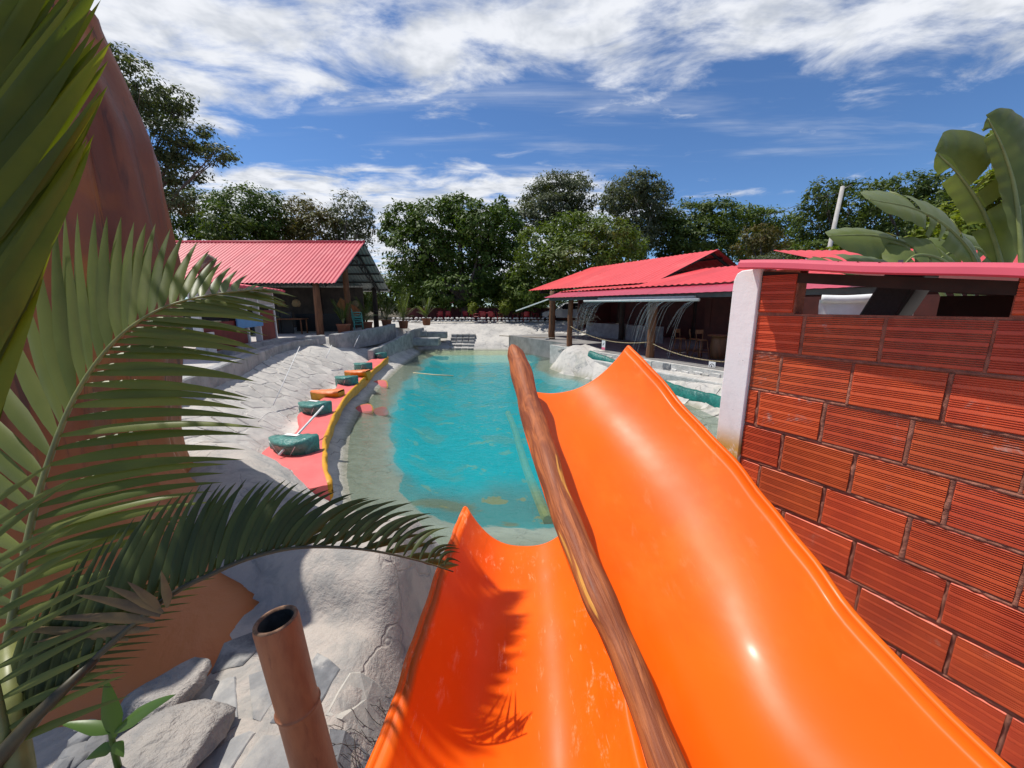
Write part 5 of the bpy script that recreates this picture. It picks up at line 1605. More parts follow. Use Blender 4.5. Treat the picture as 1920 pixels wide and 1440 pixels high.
notice(c1[7] + WN * .03 + Vector((0, 0, -.02)), .22, .42, 'small white and pink notice on the rope between the posts', 1)
notice(c2[8] + WN * .03 + Vector((0, 0, -.02)), .24, .40, 'white and pink notice with a black ring symbol on the striped rope', 0)
# bar stools and barrel table
m_stool = basic('stool_wood', (.26, .115, .045), (.19, .08, .03), 4, .55, .2, 20, stretch=(3, 3, .5), rnd_amt=.15)
def stool(label, l, w, rz):
    t = thing('bar_stool', label, 'bar stool', rl(l, w, FLOOR), 'wooden bar stools')
    t.rotation_euler = (0, 0, rz)
    MB().lathe((0, 0, .70), [(.17, 0), (.19, .012), (.19, .035), (.16, .045)], 16).build('seat', m_stool, t, True, False)
    for sx in (-1, 1):
        for sy in (-1, 1):
            MB().tube([(sx * .22, sy * .22, 0), (sx * .13, sy * .13, .71)], [.02, .018], 8).build('leg', m_stool, t, True, False)
    for a, b in (((-.19, -.19), (.19, -.19)), ((.19, -.19), (.19, .19)), ((.19, .19), (-.19, .19)), ((-.19, .19), (-.19, -.19))):
        MB().tube([(a[0] * .98, a[1] * .98, .26), (b[0] * .98, b[1] * .98, .26)], .012, 6).build('stretcher', m_stool, t, True, False)
    for sx in (-1, 1): MB().tube([(sx * .13, .14, .70), (sx * .15, .20, 1.10)], .016, 8).build('back_post', m_stool, t, True, False)
    o = MB().box((0, .195, 1.02), (.34, .03, .16)).build('backrest', m_stool, t, False, False); bevel(o, .01)
    return t
stool('wooden bar stool just right of the front log post', -2.05, 4.5, .5)
stool('wooden bar stool second from the front log post', -2.45, 4.2, 1.1)
stool('wooden bar stool beside the barrel table on its left', -2.9, 4.35, .2)
stool('wooden bar stool nearest the white pillar, right of the barrel', -4.1, 4.0, 2.2)
bt_ = thing('barrel_table', 'round wooden barrel table among the bar stools', 'barrel table', rl(-3.3, 3.9, FLOOR))
MB().lathe(rl(-3.3, 3.9, FLOOR), [(.24, 0), (.29, .25), (.30, .45), (.28, .7), (.25, .88)], 20).build('barrel', m_stool, bt_, True)
MB().lathe(rl(-3.3, 3.9, FLOOR + .88), [(.40, 0), (.42, .015), (.42, .035), (.40, .045)], 24).build('table_top', m_stool, bt_, True)
# dry twigs at the far post
tw_ = MB(); rr = random.Random(44)
for k in range(70):
    p = rl(3.0 + rr.uniform(-.8, .4), 5.6 + rr.uniform(-.3, .3), 2.2 + rr.uniform(-.1, .7)); pts = [p]
    for j in range(4): p = p + Vector((rr.uniform(-.16, .2), rr.uniform(-.12, .12), rr.uniform(-.12, .12))); pts.append(p)
    tw_.tube(pts, .010, 4, False)
o = tw_.build('dry_twigs', basic('dry_twig', (.28, .22, .16), (.2, .15, .11), 9, .9)); o['kind'] = 'stuff'; tag(o, 'bare dry twigs beside the far log post', 'twigs')
# another red roof beyond the hut on the right
rf2 = thing('far_roof', 'far red corrugated roof showing behind the banana leaves', 'roof', (9, 6, 1))
for k in range(6):
    mb = MB(); rows = []
    for i in range(19):
        x = 6.2 + k * 1.2 + 1.21 * i / 18
        rows.append([Vector((x, 9.6, 4.30 + .012 * math.sin(x / .2 * 6.283))), Vector((x, 6.2, 3.42 + .012 * math.sin(x / .2 * 6.283)))])
    mb.grid(rows); mb.build('roof_sheet', m_red2, rf2, True)
for x in (6.6, 9.8, 13.0): wpost(rf2, x, 6.6, .9, 3.5, .08, m_pdark, int(x * 10))

# ------------------------------------------------------------------ trees
def crown_material(name, c1, c2, trans=.25, c3=None):
    m, nt, p, out = new_mat(name); L = nt.links
    a = nt.nodes.new('ShaderNodeAttribute'); a.attribute_name = 'rnd'
    col = mixc(nt, a.outputs['Fac'], c1, c2)
    if c3:
        col = mixc(nt, maprange(nt, noise(nt, coords(nt), .55, 3, .5), .52, .66), col, c3)
    L.new(col, p.inputs['Base Color']); p.inputs['Roughness'].default_value = .55; p.inputs['Specular IOR Level'].default_value = .22
    tr = nt.nodes.new('ShaderNodeBsdfTranslucent'); L.new(mixc(nt, 1.0, col, (1.5, 1.6, .6), 'MULTIPLY'), tr.inputs[0])
    mx = nt.nodes.new('ShaderNodeMixShader'); mx.inputs[0].default_value = trans
    L.new(p.outputs[0], mx.inputs[1]); L.new(tr.outputs[0], mx.inputs[2]); L.new(mx.outputs[0], out.inputs['Surface'])
    return m
c_mango = crown_material('mango_foliage', (.034, .070, .011), (.105, .160, .028), .25)
c_dark = crown_material('dark_foliage', (.042, .068, .014), (.105, .145, .030), .25)
c_mid = crown_material('mid_foliage', (.055, .095, .014), (.135, .180, .030), .28, (.12, .14, .03))
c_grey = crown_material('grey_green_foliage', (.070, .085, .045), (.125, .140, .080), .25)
c_lacy = crown_material('lacy_foliage', (.055, .075, .030), (.105, .125, .055), .3)
c_rust = crown_material('rusty_foliage', (.13, .085, .03), (.10, .12, .035), .25)
c_lime = crown_material('lime_foliage', (.20, .22, .025), (.10, .15, .022), .35)
m_bark = basic('bark', (.13, .105, .085), (.07, .055, .045), 3, .9, .8, 10, stretch=(3, 3, .6), bdist=.03)
m_barkp = basic('pale_bark', (.30, .28, .25), (.2, .18, .16), 3, .9, .5, 10)

DENS = 4.2
def foliage(lobes, leaf, density, seed, clump=.30, hang=.25, ratio=.42):
    r = np.random.default_rng(seed)
    V, F, R = [], [], []
    for (c, rad) in lobes:
        c = np.array(c); rad = np.array(rad)
        area = 4 * math.pi * ((rad[0] * rad[1]) ** 1.6 / 3 + (rad[0] * rad[2]) ** 1.6 / 3 + (rad[1] * rad[2]) ** 1.6 / 3) ** (1 / 1.6)
        n = int(area * density * DENS)
        k = max(6, int(area / (clump * rad.mean()) ** 2 * .55))
        d = r.normal(size=(k, 3)); d /= np.linalg.norm(d, axis=1)[:, None]
        cl = d * (r.uniform(.62, 1.0, k) ** .6)[:, None]
        cs = r.uniform(.55, 1.25, k); cb = r.uniform(0, 1, k)
        w = r.integers(0, k, n)
        off = r.normal(size=(n, 3)) * (clump * .55) * cs[w][:, None]
        off[:, 2] *= .75
        p = c + (cl[w] + off) * rad
        out = (cl[w] + off); out /= np.linalg.norm(out, axis=1)[:, None] + 1e-6
        nr = out * .8 + np.array([0, 0, .6]) + r.normal(size=(n, 3)) * .55
        nr /= np.linalg.norm(nr, axis=1)[:, None]
        ax = r.normal(size=(n, 3)) + out * .5 - np.array([0, 0, hang * 2])
        ax -= nr * (ax * nr).sum(1)[:, None]; ax /= np.linalg.norm(ax, axis=1)[:, None] + 1e-6
        sd = np.cross(nr, ax)
        s = leaf * r.uniform(.6, 1.35, n)[:, None]
        a = p - ax * s * .5; b = p + sd * s * ratio * .5 + nr * s * .05; e = p + ax * s * .5; g = p - sd * s * ratio * .5 + nr * s * .05
        V.append(np.stack([a, b, e, g], 1).reshape(-1, 3)); R.append(np.clip(.55 * cb[w] + .45 * r.uniform(0, 1, n), 0, 1))
    return np.concatenate(V), np.concatenate(R)
def mesh_leaves(name, V, R, mat):
    n = len(V) // 4
    me = bpy.data.meshes.new(name)
    me.vertices.add(len(V)); me.vertices.foreach_set('co', V.astype(np.float32).ravel())
    me.loops.add(n * 4); me.loops.foreach_set('vertex_index', np.arange(n * 4, dtype=np.int32))
    me.polygons.add(n); me.polygons.foreach_set('loop_start', np.arange(0, n * 4, 4, dtype=np.int32)); me.polygons.foreach_set('loop_total', np.full(n, 4, np.int32))
    a = me.attributes.new('rnd', 'FLOAT', 'FACE'); a.data.foreach_set('value', R.astype(np.float32))
    me.materials.append(mat); me.update(calc_edges=True); me.validate()
    return me
def tree(name, label, lobes_px, s, mat, leaf, density, seed, trunk_uv=None, base_z=None, group='trees behind the pool', depth=.85, clump=.3, hang=.25, tr=.28, bark=None, cat='tree', ratio=.42):
    rr = random.Random(seed)
    lobes = []
    for L_ in lobes_px:
        u, v, ru, rv = L_[:4]; ds = L_[4] if len(L_) > 4 else rr.uniform(-.06, .06) * s
        q = s + ds
        c = at(u, v, q); k = q / FPX
        lobes.append(((c.x, c.y, c.z), (ru * k, (ru + rv) / 2 * k * depth, rv * k)))
    tu = trunk_uv if trunk_uv is not None else sum(l[0] for l in lobes_px) / len(lobes_px)
    g = at(tu, 590, s); gz = base_z if base_z is not None else (TF if s > 24 else TL)
    t = thing(name, label, cat, (g.x, g.y, gz), group)
    V, R = foliage(lobes, leaf, density, seed, clump, hang, ratio)
    o = link('crown', mesh_leaves('crown', V, R, mat), t)
    top = max(l[0][2] for l in lobes); fork = gz + (min(l[0][2] for l in lobes) - gz) * .55
    fk = Vector((g.x + rr.uniform(-.2, .2), g.y, max(gz + .8, fork)))
    MB().tube(catmull([Vector((g.x, g.y, gz - .2)), Vector((g.x + rr.uniform(-.1, .1), g.y, gz + .5)), fk], 4), [tr * (1.25 - .05 * i) for i in range(9)], 10).build('trunk', bark or m_bark, t, True)
    for (c, rad) in lobes:
        c = Vector(c); mid = fk.lerp(c, .5) + Vector((rr.uniform(-.3, .3), rr.uniform(-.3, .3), rr.uniform(0, .5)))
        MB().tube(catmull([fk, mid, c + Vector((0, 0, rad[2] * .3))], 4), [tr * (.45 - .05 * i) for i in range(9)], 7).build('limb', bark or m_bark, t, True)
        for k in range(4):
            e = c + Vector((rr.uniform(-.75, .75) * rad[0], rr.uniform(-.75, .75) * rad[1], rr.uniform(-.2, .8) * rad[2]))
            MB().tube([mid.lerp(c, .3 + .15 * k), e], [tr * .12, tr * .03], 5, False).build('branch', bark or m_bark, t, True)
    return t
tree('lacy_tree', 'tall lacy tree rising just behind the brown tower', [(262, 165, 42, 46), (300, 205, 40, 30), (335, 190, 26, 24), (285, 262, 55, 42), (352, 255, 50, 26), (405, 290, 34, 18), (330, 315, 55, 30), (285, 350, 48, 40), (225, 110, 20, 22), (330, 380, 36, 22)], 25, c_lacy, .24, 20, 1, 255, TL, clump=.34, hang=.15, tr=.3)
tree('dark_tree', 'dark rounded tree left above the pink pavilion roof', [(375, 400, 62, 44), (335, 435, 45, 40), (420, 430, 50, 40), (330, 500, 60, 50)], 36, c_dark, .34, 11, 2, 380)
tree('dark_tree', 'dark broad tree in the middle above the pink pavilion roof', [(455, 392, 55, 42), (500, 410, 50, 42), (470, 440, 60, 40), (520, 520, 90, 50)], 38, c_mango, .34, 11, 3, 470)
tree('dark_tree', 'brownish green tree above the right part of the pavilion roof', [(560, 410, 50, 34), (590, 430, 42, 36), (545, 440, 40, 30), (580, 520, 70, 45)], 40, c_rust, .34, 10, 4, 570)
tree('lacy_tree', 'pale lacy tree by the right end of the pavilion roof', [(655, 395, 34, 36), (680, 415, 26, 30), (625, 425, 34, 30), (660, 450, 42, 30)], 38, c_grey, .30, 9, 5, 655, clump=.3)
tree('mango_tree', 'big dark mango tree in the centre behind the red chairs', [(756, 412, 40, 30), (735, 440, 26, 22), (820, 425, 58, 48), (862, 398, 40, 32), (905, 425, 52, 44), (945, 440, 42, 48), (790, 478, 66, 52), (860, 480, 80, 56), (930, 495, 60, 50), (775, 530, 50, 40), (850, 545, 70, 32), (960, 545, 46, 34), (845, 380, 16, 14), (940, 390, 14, 22)], 35, c_mango, .36, 13, 6, 872, tr=.4, clump=.22)
tree('grey_tree', 'tall open grey-green tree behind the mango, left of the pair', [(1050, 352, 52, 26), (1090, 372, 34, 24), (1010, 372, 36, 24), (1040, 385, 50, 20), (1075, 340, 30, 16), (1050, 410, 56, 26), (1000, 410, 40, 28)], 50, c_grey, .40, 8, 7, 1050, TF, clump=.34, tr=.3, bark=m_barkp)
tree('grey_tree', 'tall open grey-green tree behind, right of the pair', [(1195, 352, 48, 28), (1165, 368, 34, 28), (1225, 372, 30, 34), (1200, 405, 48, 36), (1150, 380, 24, 24), (1180, 445, 56, 34), (1235, 430, 30, 34)], 46, c_grey, .40, 9, 8, 1190, TF, clump=.32, tr=.3, bark=m_barkp)
tree('green_tree', 'bright green bushy tree over the restaurant roof', [(1085, 432, 62, 34), (1020, 470, 56, 48), (1140, 450, 56, 40), (1180, 480, 36, 40), (1080, 490, 80, 46), (1010, 530, 60, 44), (975, 545, 34, 44), (1120, 510, 80, 30)], 31, c_mid, .32, 13, 9, 1120, tr=.32, clump=.22)
tree('green_tree', 'dull green tree just right of the restaurant ridge', [(1290, 412, 44, 34), (1340, 405, 42, 34), (1255, 440, 36, 42), (1320, 445, 60, 34), (1300, 480, 70, 30)], 46, c_dark, .40, 9, 10, 1300, clump=.28)
tree('green_tree', 'small green tree with a bare white branch beside the rusty tree', [(1390, 412, 42, 28), (1440, 420, 40, 28), (1400, 450, 50, 30), (1470, 440, 34, 34), (1440, 480, 60, 30)], 50, c_mid, .42, 8, 11, 1400, clump=.28, bark=m_barkp)
tree('rusty_tree', 'rust coloured small tree behind the restaurant roof', [(1425, 440, 34, 18), (1410, 462, 36, 22), (1450, 465, 36, 22)], 40, c_rust, .30, 9, 12, 1420)
tree('dark_tree', 'dark tree beside the leaning utility pole', [(1545, 372, 36, 36), (1530, 415, 40, 46), (1590, 385, 44, 44), (1560, 455, 60, 40), (1610, 440, 50, 50), (1530, 480, 50, 30)], 30, c_dark, .30, 12, 13, 1560, clump=.24)
tree('dark_tree', 'dark tree right of the utility pole behind the banana', [(1650, 372, 40, 34), (1700, 355, 46, 30), (1745, 365, 46, 38), (1680, 410, 60, 46), (1760, 410, 50, 46), (1700, 460, 80, 44), (1800, 400, 50, 60)], 28, c_dark, .30, 12, 14, 1690, clump=.24)
tree('lime_shrub', 'yellow-green shrub glowing behind the banana leaves', [(1765, 415, 34, 34), (1800, 440, 40, 40), (1750, 450, 34, 34), (1840, 420, 40, 60), (1865, 272, 20, 26), (1880, 350, 34, 50)], 13, c_lime, .20, 34, 15, 1800, FLOOR, clump=.26, tr=.08, cat='shrub', ratio=.55)
tree('lime_shrub', 'low yellow-green shrub at the foot of the utility pole', [(1565, 478, 30, 16), (1620, 474, 34, 18), (1680, 476, 36, 18)], 16, c_lime, .30, 14, 16, 1600, FLOOR, tr=.05, cat='shrub', ratio=.35)
tree('grey_shrub', 'pale grey dry bush above the restaurant roof at right', [(1470, 484, 40, 14), (1440, 488, 30, 10)], 30, c_grey, .2, 16, 17, 1470, FLOOR, tr=.06, cat='bush')
# thicket closing the view under the trees
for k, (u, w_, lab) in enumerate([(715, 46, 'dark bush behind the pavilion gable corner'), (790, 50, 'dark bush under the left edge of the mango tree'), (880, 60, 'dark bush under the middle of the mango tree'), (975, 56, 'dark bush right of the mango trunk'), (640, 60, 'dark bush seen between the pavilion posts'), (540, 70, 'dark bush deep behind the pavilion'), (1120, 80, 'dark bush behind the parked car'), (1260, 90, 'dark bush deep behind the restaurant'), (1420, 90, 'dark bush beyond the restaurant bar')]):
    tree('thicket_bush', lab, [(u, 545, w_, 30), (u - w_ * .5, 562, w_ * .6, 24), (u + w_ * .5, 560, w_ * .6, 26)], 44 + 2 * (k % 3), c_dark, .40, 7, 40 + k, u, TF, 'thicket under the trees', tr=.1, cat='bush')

# ------------------------------------------------------------------ banana plant behind the brick hut
m_ban = leaf_material('banana_leaf', (.150, .180, .060), (.100, .130, .044), .32, .38)
m_rib = basic('banana_rib', (.24, .28, .09), (.17, .20, .06), 6, .45)
ban = thing('banana_plant', 'banana plant with broad torn leaves above the brick hut roof', 'banana plant', (5.2, 3.9, FLOOR))
def banana(path_px, wl, wr, tears, hint, seed):
    rr = random.Random(seed)
    mid = catmull([at(*p) for p in path_px], 8)
    n = len(mid)
    o = None
    mb = MB()
    cutl = sorted(rr.uniform(.2, .9) for _ in range(tears)); cutr = sorted(rr.uniform(.2, .9) for _ in range(tears))
    M_ = 44
    for sg, W_, cuts in ((-1, wl, cutl), (1, wr, cutr)):
        seg = 0; rows = []
        drop = 0
        def flush():
            if len(rows) > 1: mb.grid(rows)
        last = -1
        for i in range(M_ + 1):
            q = i / M_
            k_ = sum(1 for c in cuts if c < q)
            c = sample_path(mid, .22 + .78 * q)
            tn = (sample_path(mid, min(1, .24 + .78 * q)) - sample_path(mid, .20 + .76 * q)).normalized()
            sd = tn.cross(hint).normalized() * sg
            nr = sd.cross(tn).normalized(); nr = nr if nr.dot(hint) > 0 else -nr
            w = W_ * (math.sin(min(1, q * 2.2 + .08) * math.pi / 2)) * (1 - max(0, q - .62) / .38 * .0) * math.sqrt(max(.0, 1 - max(0, (q - .6) / .4) ** 2.2))
            bend = .10 * math.sin(k_ * 2.4 + seed) + .05
            row = []
            for j in range(6):
                a_ = j / 5
                row.append(c + sd * w * a_ + tn * (.10 * a_ * W_) + nr * (w * (.12 * a_ - (.30 + bend) * a_ * a_) + .006 * math.sin(q * 60) * a_))
            if k_ != last and last >= 0:
                flush(); rows = []
                row = [p + tn * .012 * j for j, p in enumerate(row)]
            rows.append(row); last = k_
        flush()
    o = mb.build('leaf', m_ban, ban, True)
    MB().tube(mid, [.030 * (1 - .8 * i / (n - 1)) for i in range(n)], 8).build('midrib', m_rib, o, True)
HB = Vector((-.25, -.85, .4))
banana([(1890, 600, 4.3), (1878, 500, 4.3), (1845, 400, 4.25), (1800, 330, 4.2), (1758, 288, 4.1)], .15, .50, 3, Vector((-.5, -.8, .3)), 1)
banana([(1925, 640, 4.0), (1915, 480, 4.0), (1903, 360, 4.0), (1880, 280, 3.95), (1852, 222, 3.9)], .10, .42, 2, Vector((-.2, -.95, .25)), 2)
banana([(1850, 620, 4.5), (1832, 500, 4.5), (1780, 430, 4.4), (1715, 392, 4.3), (1630, 374, 4.15)], .26, .40, 3, Vector((-.2, -.7, .65)), 3)
banana([(1800, 560, 4.6), (1770, 505, 4.55), (1710, 462, 4.45), (1640, 442, 4.3), (1556, 442, 4.15)], .30, .24, 2, Vector((-.1, -.72, .68)), 4)
banana([(1790, 620, 4.7), (1760, 540, 4.6), (1690, 502, 4.5), (1610, 492, 4.35), (1520, 493, 4.2)], .22, .24, 2, Vector((0, -.6, .8)), 5)
banana([(1840, 620, 4.2), (1815, 540, 4.2), (1770, 490, 4.15), (1720, 478, 4.1), (1690, 500, 4.05)], .28, .28, 3, Vector((-.1, -.8, .55)), 6)
banana([(1880, 640, 4.8), (1890, 540, 4.8), (1840, 470, 4.8), (1790, 470, 4.8), (1740, 500, 4.8)], .30, .34, 3, Vector((0, -.8, .6)), 7)
MB().tube([(5.45, 3.95, .8), (5.5, 3.95, 1.8), (5.45, 3.95, 2.9)], [.14, .12, .08], 12).build('pseudostem', basic('banana_stem', (.20, .22, .08), (.15, .13, .06), 5, .6), ban, True)
# utility pole with its cable
up = thing('utility_pole', 'pale leaning utility pole behind the hut roof', 'utility pole', (16.5, 21, FLOOR))
a, b = at(1548, 500, 24), at(1580, 350, 24)
d_ = (b - a).normalized()
MB().tube([a - d_ * 4.2, b], [.15, .11], 12).build('pole', basic('pale_concrete_pole', (.42, .40, .37), (.34, .32, .30), 5, .8), up, True)
MB().tube([b - d_ * .2, at(1597, 346, 24)], .03, 6).build('lamp_arm', m_steel, up, True)
MB().tube(catmull([at(1412, 410, 46), at(1470, 394, 36), at(1520, 375, 29), b - d_ * .4], 5), .02, 4).build('cable', m_iron, up, True)

# ------------------------------------------------------------------ far terrace: potted palms, chairs, car
m_terra = basic('terracotta', (.34, .12, .06), (.26, .09, .045), 5, .8)
m_pfr = leaf_material('potted_palm_leaf', (.12, .15, .03), (.07, .10, .025), .35)
def potted_palm(label, p, h, n, seed, spread=.8, mat=None):
    rr = random.Random(seed)
    t = thing('potted_palm', label, 'potted palm', p, 'potted palms on the terrace')
    MB().lathe((0, 0, 0), [(.20, 0), (.26, .05), (.31, .42), (.34, .44), (.34, .50), (.29, .50), (.27, .44)], 16).build('pot', m_terra, t, True, False)
    fr = MB()
    for k in range(n):
        a = rr.uniform(0, 6.283); el = rr.uniform(.25, 1.0); ln = h * rr.uniform(.7, 1.1)
        pts = []
        for j in range(8):
            q = j / 7
            pts.append(Vector((math.cos(a) * spread * ln * (q ** 1.3) * (1.15 - el), math.sin(a) * spread * ln * (q ** 1.3) * (1.15 - el), .45 + ln * (q * (.5 + .5 * el) - .45 * q * q * (1.1 - el)))))
        stem = MB().tube(pts, [.012 * (1 - .7 * j / 7) for j in range(8)], 5).build('frond', m_rachis, t, True, False)
        lf = MB()
        for j in range(15):
            q = .25 + .75 * j / 14
            b = sample_path(pts, q); tn = (sample_path(pts, min(1, q + .05)) - sample_path(pts, q - .05)).normalized()
            sd = tn.cross(Vector((0, 0, 1)))
            if sd.length < .01: sd = Vector((1, 0, 0))
            sd.normalize(); L_ = ln * .30 * (1 - .5 * q)
            for sg in (-1, 1):
                e = b + sd * sg * L_ * .75 + tn * L_ * .6 + Vector((0, 0, -.12 * L_)); w = Vector((0, 0, 1)).cross(e - b).normalized() * .022
                m_ = b.lerp(e, .4)
                lf.add([b, m_ + w, e, m_ - w], [(0, 1, 2, 3)])
        lf.build('leaflets', mat or m_pfr, stem, False, False, (0, 0, 0))
    return t
def gp(u, v, s_):
    p = at(u, v, s_); return (p.x, p.y, p.z)
potted_palm('large potted palm with yellow tips right of the pavilion', gp(757, 616, 25.5), 2.1, 16, 1)
potted_palm('smaller potted palm in a red pot on the far terrace', gp(800, 610, 27.5), 1.7, 13, 2)
potted_palm('potted palm beside the front pavilion post', (-8.35, 19.3, TL + .02), 1.5, 11, 3)
potted_palm('potted palm beside the middle pavilion post', (-8.2, 22.0, TL + .02), 1.7, 12, 4)
potted_palm('potted palm by the dark far pavilion post', (-8.1, 25.2, TL + .02), 1.7, 12, 5)
def lollipop(label, u, v, s_, h, r, seed):
    p = Vector(gp(u, v, s_)); p.z = TF
    t = thing('sapling', label, 'sapling', p, 'young saplings on the far terrace')
    MB().tube([p, p + Vector((.02, 0, h * .6)), p + Vector((0, 0, h))], [.025, .02, .012], 6).build('stem', m_bark, t, True)
    V, R = foliage([((p.x, p.y, p.z + h), (r, r, r * 1.25)), ((p.x + .1, p.y, p.z + h + r * .7), (r * .6, r * .6, r * .7))], .15, 60, seed, .4)
    link('crown', mesh_leaves('crown', V, R, c_lime), t)
lollipop('bright green round sapling right of the red chairs', 948, 600, 31.5, 1.2, .48, 71)
lollipop('small pale green sapling left of the red chairs', 886, 600, 31.5, 1.1, .34, 72)
m_redp = basic('red_plastic', (.30, .010, .018), (.25, .008, .016), 4, .35)
def chair(label, loc, rz, m_redp=m_redp, grp='red plastic chairs on the far terrace'):
    t = thing('plastic_chair', label, 'chair', loc, grp)
    t.rotation_euler = (0, 0, rz)
    o = MB().box((0, 0, .43), (.46, .44, .035)).build('seat', m_redp, t, False, False); bevel(o, .015)
    rows = []
    for j in range(6):
        q = j / 5
        rows.append([Vector((x, -.20 - .10 * q - .03 * (1 - (x / .23) ** 2), .44 + .42 * q - .05 * (x / .23) ** 2 * q)) for x in np.linspace(-.22, .22, 7)])
    mb = MB(); mb.grid(rows); o = mb.build('backrest', m_redp, t, True, False); sm = o.modifiers.new('t', 'SOLIDIFY'); sm.thickness = .02
    for sx in (-1, 1):
        for sy in (-1, 1): MB().tube([(sx * .24, sy * .23, 0), (sx * .20, sy * .19, .42)], [.02, .025], 6).build('leg', m_redp, t, True, False)
        MB().tube([(sx * .23, .20, .42), (sx * .25, .17, .64), (sx * .25, -.05, .66), (sx * .22, -.24, .64)], .022, 6).build('armrest', m_redp, t, True, False)
    return t
def table(label, loc):
    t = thing('plastic_table', label, 'table', loc, 'red tables on the far terrace')
    o = MB().box((0, 0, .72), (.85, .85, .035)).build('table_top', m_redp, t, False, False); bevel(o, .015)
    for sx in (-1, 1):
        for sy in (-1, 1): MB().tube([(sx * .36, sy * .36, 0), (sx * .33, sy * .33, .71)], [.022, .03], 6).build('leg', m_redp, t, True, False)
YC = 32.6
table('red table in the middle group of red chairs', (-2.0, YC, TF)); table('red table of the right-hand group near the round sapling', (1.1, YC + .1, TF))
for (x, y, rz, lab) in [(-2.95, YC, 1.4, 'leftmost red chair of the middle group'), (-2.4, YC - .65, .2, 'red chair with its back to the pool, left of the middle table'), (-1.7, YC - .7, -.1, 'red chair with its back to the pool, at the middle table'),
                        (-1.0, YC - .1, -1.5, 'rightmost red chair of the middle group'), (.3, YC, 1.4, 'red chair left of the right-hand table'), (1.15, YC - .75, .1, 'red chair in front of the right-hand table'), (1.95, YC, -1.4, 'red chair right of the right-hand table'),
                        (-6.2, YC + 1.2, .3, 'leftmost red chair in the shade behind the potted palm'), (-5.5, YC + 1.3, .1, 'second shaded red chair behind the potted palm'), (-4.0, YC + 1.5, -.2, 'third shaded red chair, left of the small sapling'), (-3.4, YC + 1.7, -.2, 'shaded red chair behind the small sapling')]:
    chair(lab, (x, y, TF), rz)
fn = thing('far_fence', 'dark red board fence under the mango tree', 'fence', (-3, 37, TF))
m_fence = basic('dark_red_boards', (.09, .018, .014), (.06, .012, .01), 3, .8, rnd_amt=.2)
for k in range(40):
    MB().box((-9.8 + k * .42, 35.5, TF + .55), (.412, .05, 1.1)).build('board', m_fence, fn)
o = MB().box((-5.6, 36.5, TF + 1.75), (.55, .04, .40)).build('pink_notice', m_pinkn); tag(o, 'small pink notice hanging in the dark under the mango', 'sign')
# parked silver car, nose to the left
m_car = basic('silver_car_paint', (.62, .63, .64), (.58, .59, .60), 2, .25, coat=.6, metal=.25); m_glass = basic('car_glass', (.012, .015, .018), (.01, .012, .014), 2, .06); m_tyre = basic('tyre', (.02, .02, .02), (.03, .03, .03), 5, .85); m_rim = basic('wheel_rim', (.45, .45, .46), (.38, .38, .38), 5, .3, metal=.8)
CX, CY, CZ = 2.55, 31.6 + 2.6, TF
car = thing('parked_car', 'silver car parked nose left under the far restaurant roof', 'car', (CX + 2.2, CY, CZ))
prof = [(0.0, .42), (.02, .62), (.12, .74), (.75, .90), (1.15, .96), (1.85, 1.46), (2.3, 1.58), (3.3, 1.60), (4.0, 1.50), (4.42, 1.10), (4.50, .95), (4.52, .45), (4.35, .30), (.25, .28)]
ps = [Vector((CX + x, CY - .88, CZ + z)) for x, z in prof]
o = MB().prism(ps, (0, 1.76, 0)).build('body', m_car, car); bevel(o, .07, 3, 25)
def cprism(name, pr, y0, y1, mat): return MB().prism([Vector((CX + x, CY + y0, CZ + z)) for x, z in pr], (0, y1 - y0, 0)).build(name, mat, car)
cprism('side_window', [(1.42, 1.02), (1.95, 1.42), (2.42, 1.50), (2.50, 1.02)], -.895, -.84, m_glass)
cprism('side_window', [(2.60, 1.02), (2.54, 1.50), (3.35, 1.51), (3.55, 1.04)], -.895, -.84, m_glass)
ws = [Vector((CX + 1.17, CY - .72, CZ + 1.005)), Vector((CX + 1.80, CY - .64, CZ + 1.455)), Vector((CX + 1.80, CY + .64, CZ + 1.455)), Vector((CX + 1.17, CY + .72, CZ + 1.005))]
MB().prism(ws, (-.014, 0, .018)).build('windscreen', m_glass, car)
cprism('headlight', [(-.01, .62), (.10, .75), (.42, .82), (.30, .66)], -.90, -.84, basic('headlight', (.75, .76, .78), (.7, .7, .72), 4, .15))
cprism('grille', [(-.02, .45), (-.015, .60), (.04, .60), (.04, .45)], -.6, .6, m_iron)
cprism('mirror', [(1.55, .98), (1.52, 1.10), (1.68, 1.10), (1.70, .98)], -1.02, -.88, m_car)
for x in (.85, 3.55):
    for y in (-.90, .68):
        wh = MB(); ring = []
        w_ = MB().tube([(CX + x, CY + y, CZ + .34), (CX + x, CY + y + .22, CZ + .34)], .34, 20).build('wheel', m_tyre, car, True)
        MB().tube([(CX + x, CY + y - .012, CZ + .34), (CX + x, CY + y + .01, CZ + .34)], .21, 16).build('rim', m_rim, w_, True)
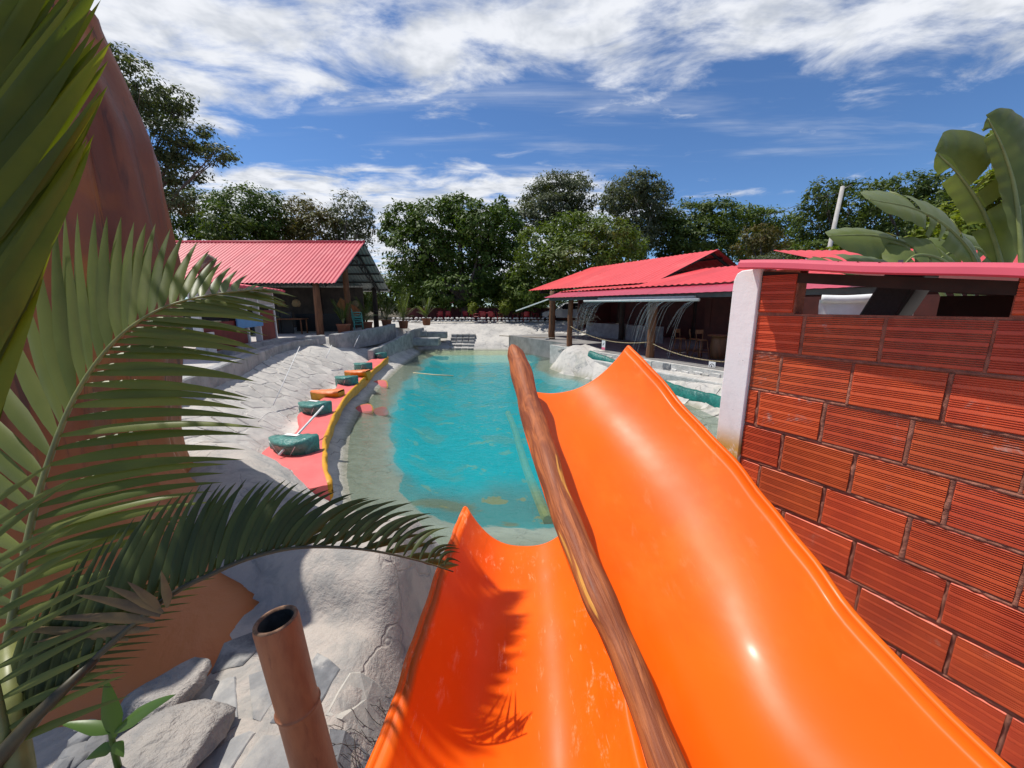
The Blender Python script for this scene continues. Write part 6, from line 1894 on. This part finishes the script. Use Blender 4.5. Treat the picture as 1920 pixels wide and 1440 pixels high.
# thatch stump on the roof behind the palm, seen against the pink sheets
o = MB().tube([at(372, 510, 11), at(384, 500, 11), at(398, 482, 11)], [.16, .17, .13], 10, jitter=lambda i, k: 1 + .15 * math.sin(k * 2.3 + i)).build('palm_stump', basic('fibrous_stump', (.22, .17, .12), (.12, .09, .07), 8, .95, .9, 20, bdist=.05)); tag(o, 'fibrous cut stump rising before the pink pavilion roof', 'stump')

# odds and ends under the left pavilion
m_teal = basic('teal_plastic', (.10, .36, .30), (.08, .30, .25), 4, .4)
for k, lab in enumerate(['bottom teal chair of the stack under the pavilion', 'second teal chair of the stack under the pavilion', 'third teal chair of the stack under the pavilion', 'topmost teal chair of the stack under the pavilion']):
    chair(lab, (-8.15 - .0, 20.7, TL + .02 + k * .13), -1.2, m_teal, 'stacked teal chairs')
m_orgb = basic('orange_board', (.50, .15, .04), (.42, .12, .03), 4, .6)
o = MB().beam((-10.4, 23.6, 3.25), (-9.2, 23.6, 2.55), .05, .55).build('orange_board', m_orgb); tag(o, 'tilted orange board hanging under the left pavilion roof', 'board')
def long_table(label, loc, rz):
    t = thing('wooden_table', label, 'table', loc, 'tables under the pavilion'); t.rotation_euler = (0, 0, rz)
    o = MB().box((0, 0, .74), (1.6, .8, .05)).build('table_top', m_post, t, False, False); bevel(o, .01)
    for sx in (-1, 1):
        for sy in (-1, 1): MB().tube([(sx * .7, sy * .32, 0), (sx * .7, sy * .32, .72)], .035, 8).build('leg', m_post, t, True, False)
long_table('dark wooden table behind the front pavilion post', (-11.2, 19.6, TL + .02), .1)
long_table('dark wooden table behind the black half wall', (-10.4, 24.0, TL + .02), -.1)
for k, (x, y) in enumerate([(-11.5, 21.0), (-9.9, 24.9), (-13.2, 22.5)]):
    t = thing('hanging_lantern', ['left hanging straw lantern under the pavilion', 'right hanging straw lantern under the pavilion', 'farthest left hanging straw lantern under the pavilion'][k], 'lantern', (x, y, 3.2), 'straw lanterns under the pavilion')
    MB().lathe((x, y, 3.0), [(.06, .36), (.16, .30), (.22, .12), (.17, 0), (.10, -.04)], 12, False).build('shade', basic('straw', (.36, .25, .12), (.26, .17, .08), 20, .9) if k == 0 else MATS['straw'], t, True)
    MB().tube([(x, y, 3.36), (x, y, 4.6)], .008, 4).build('cord', m_iron, t, True)
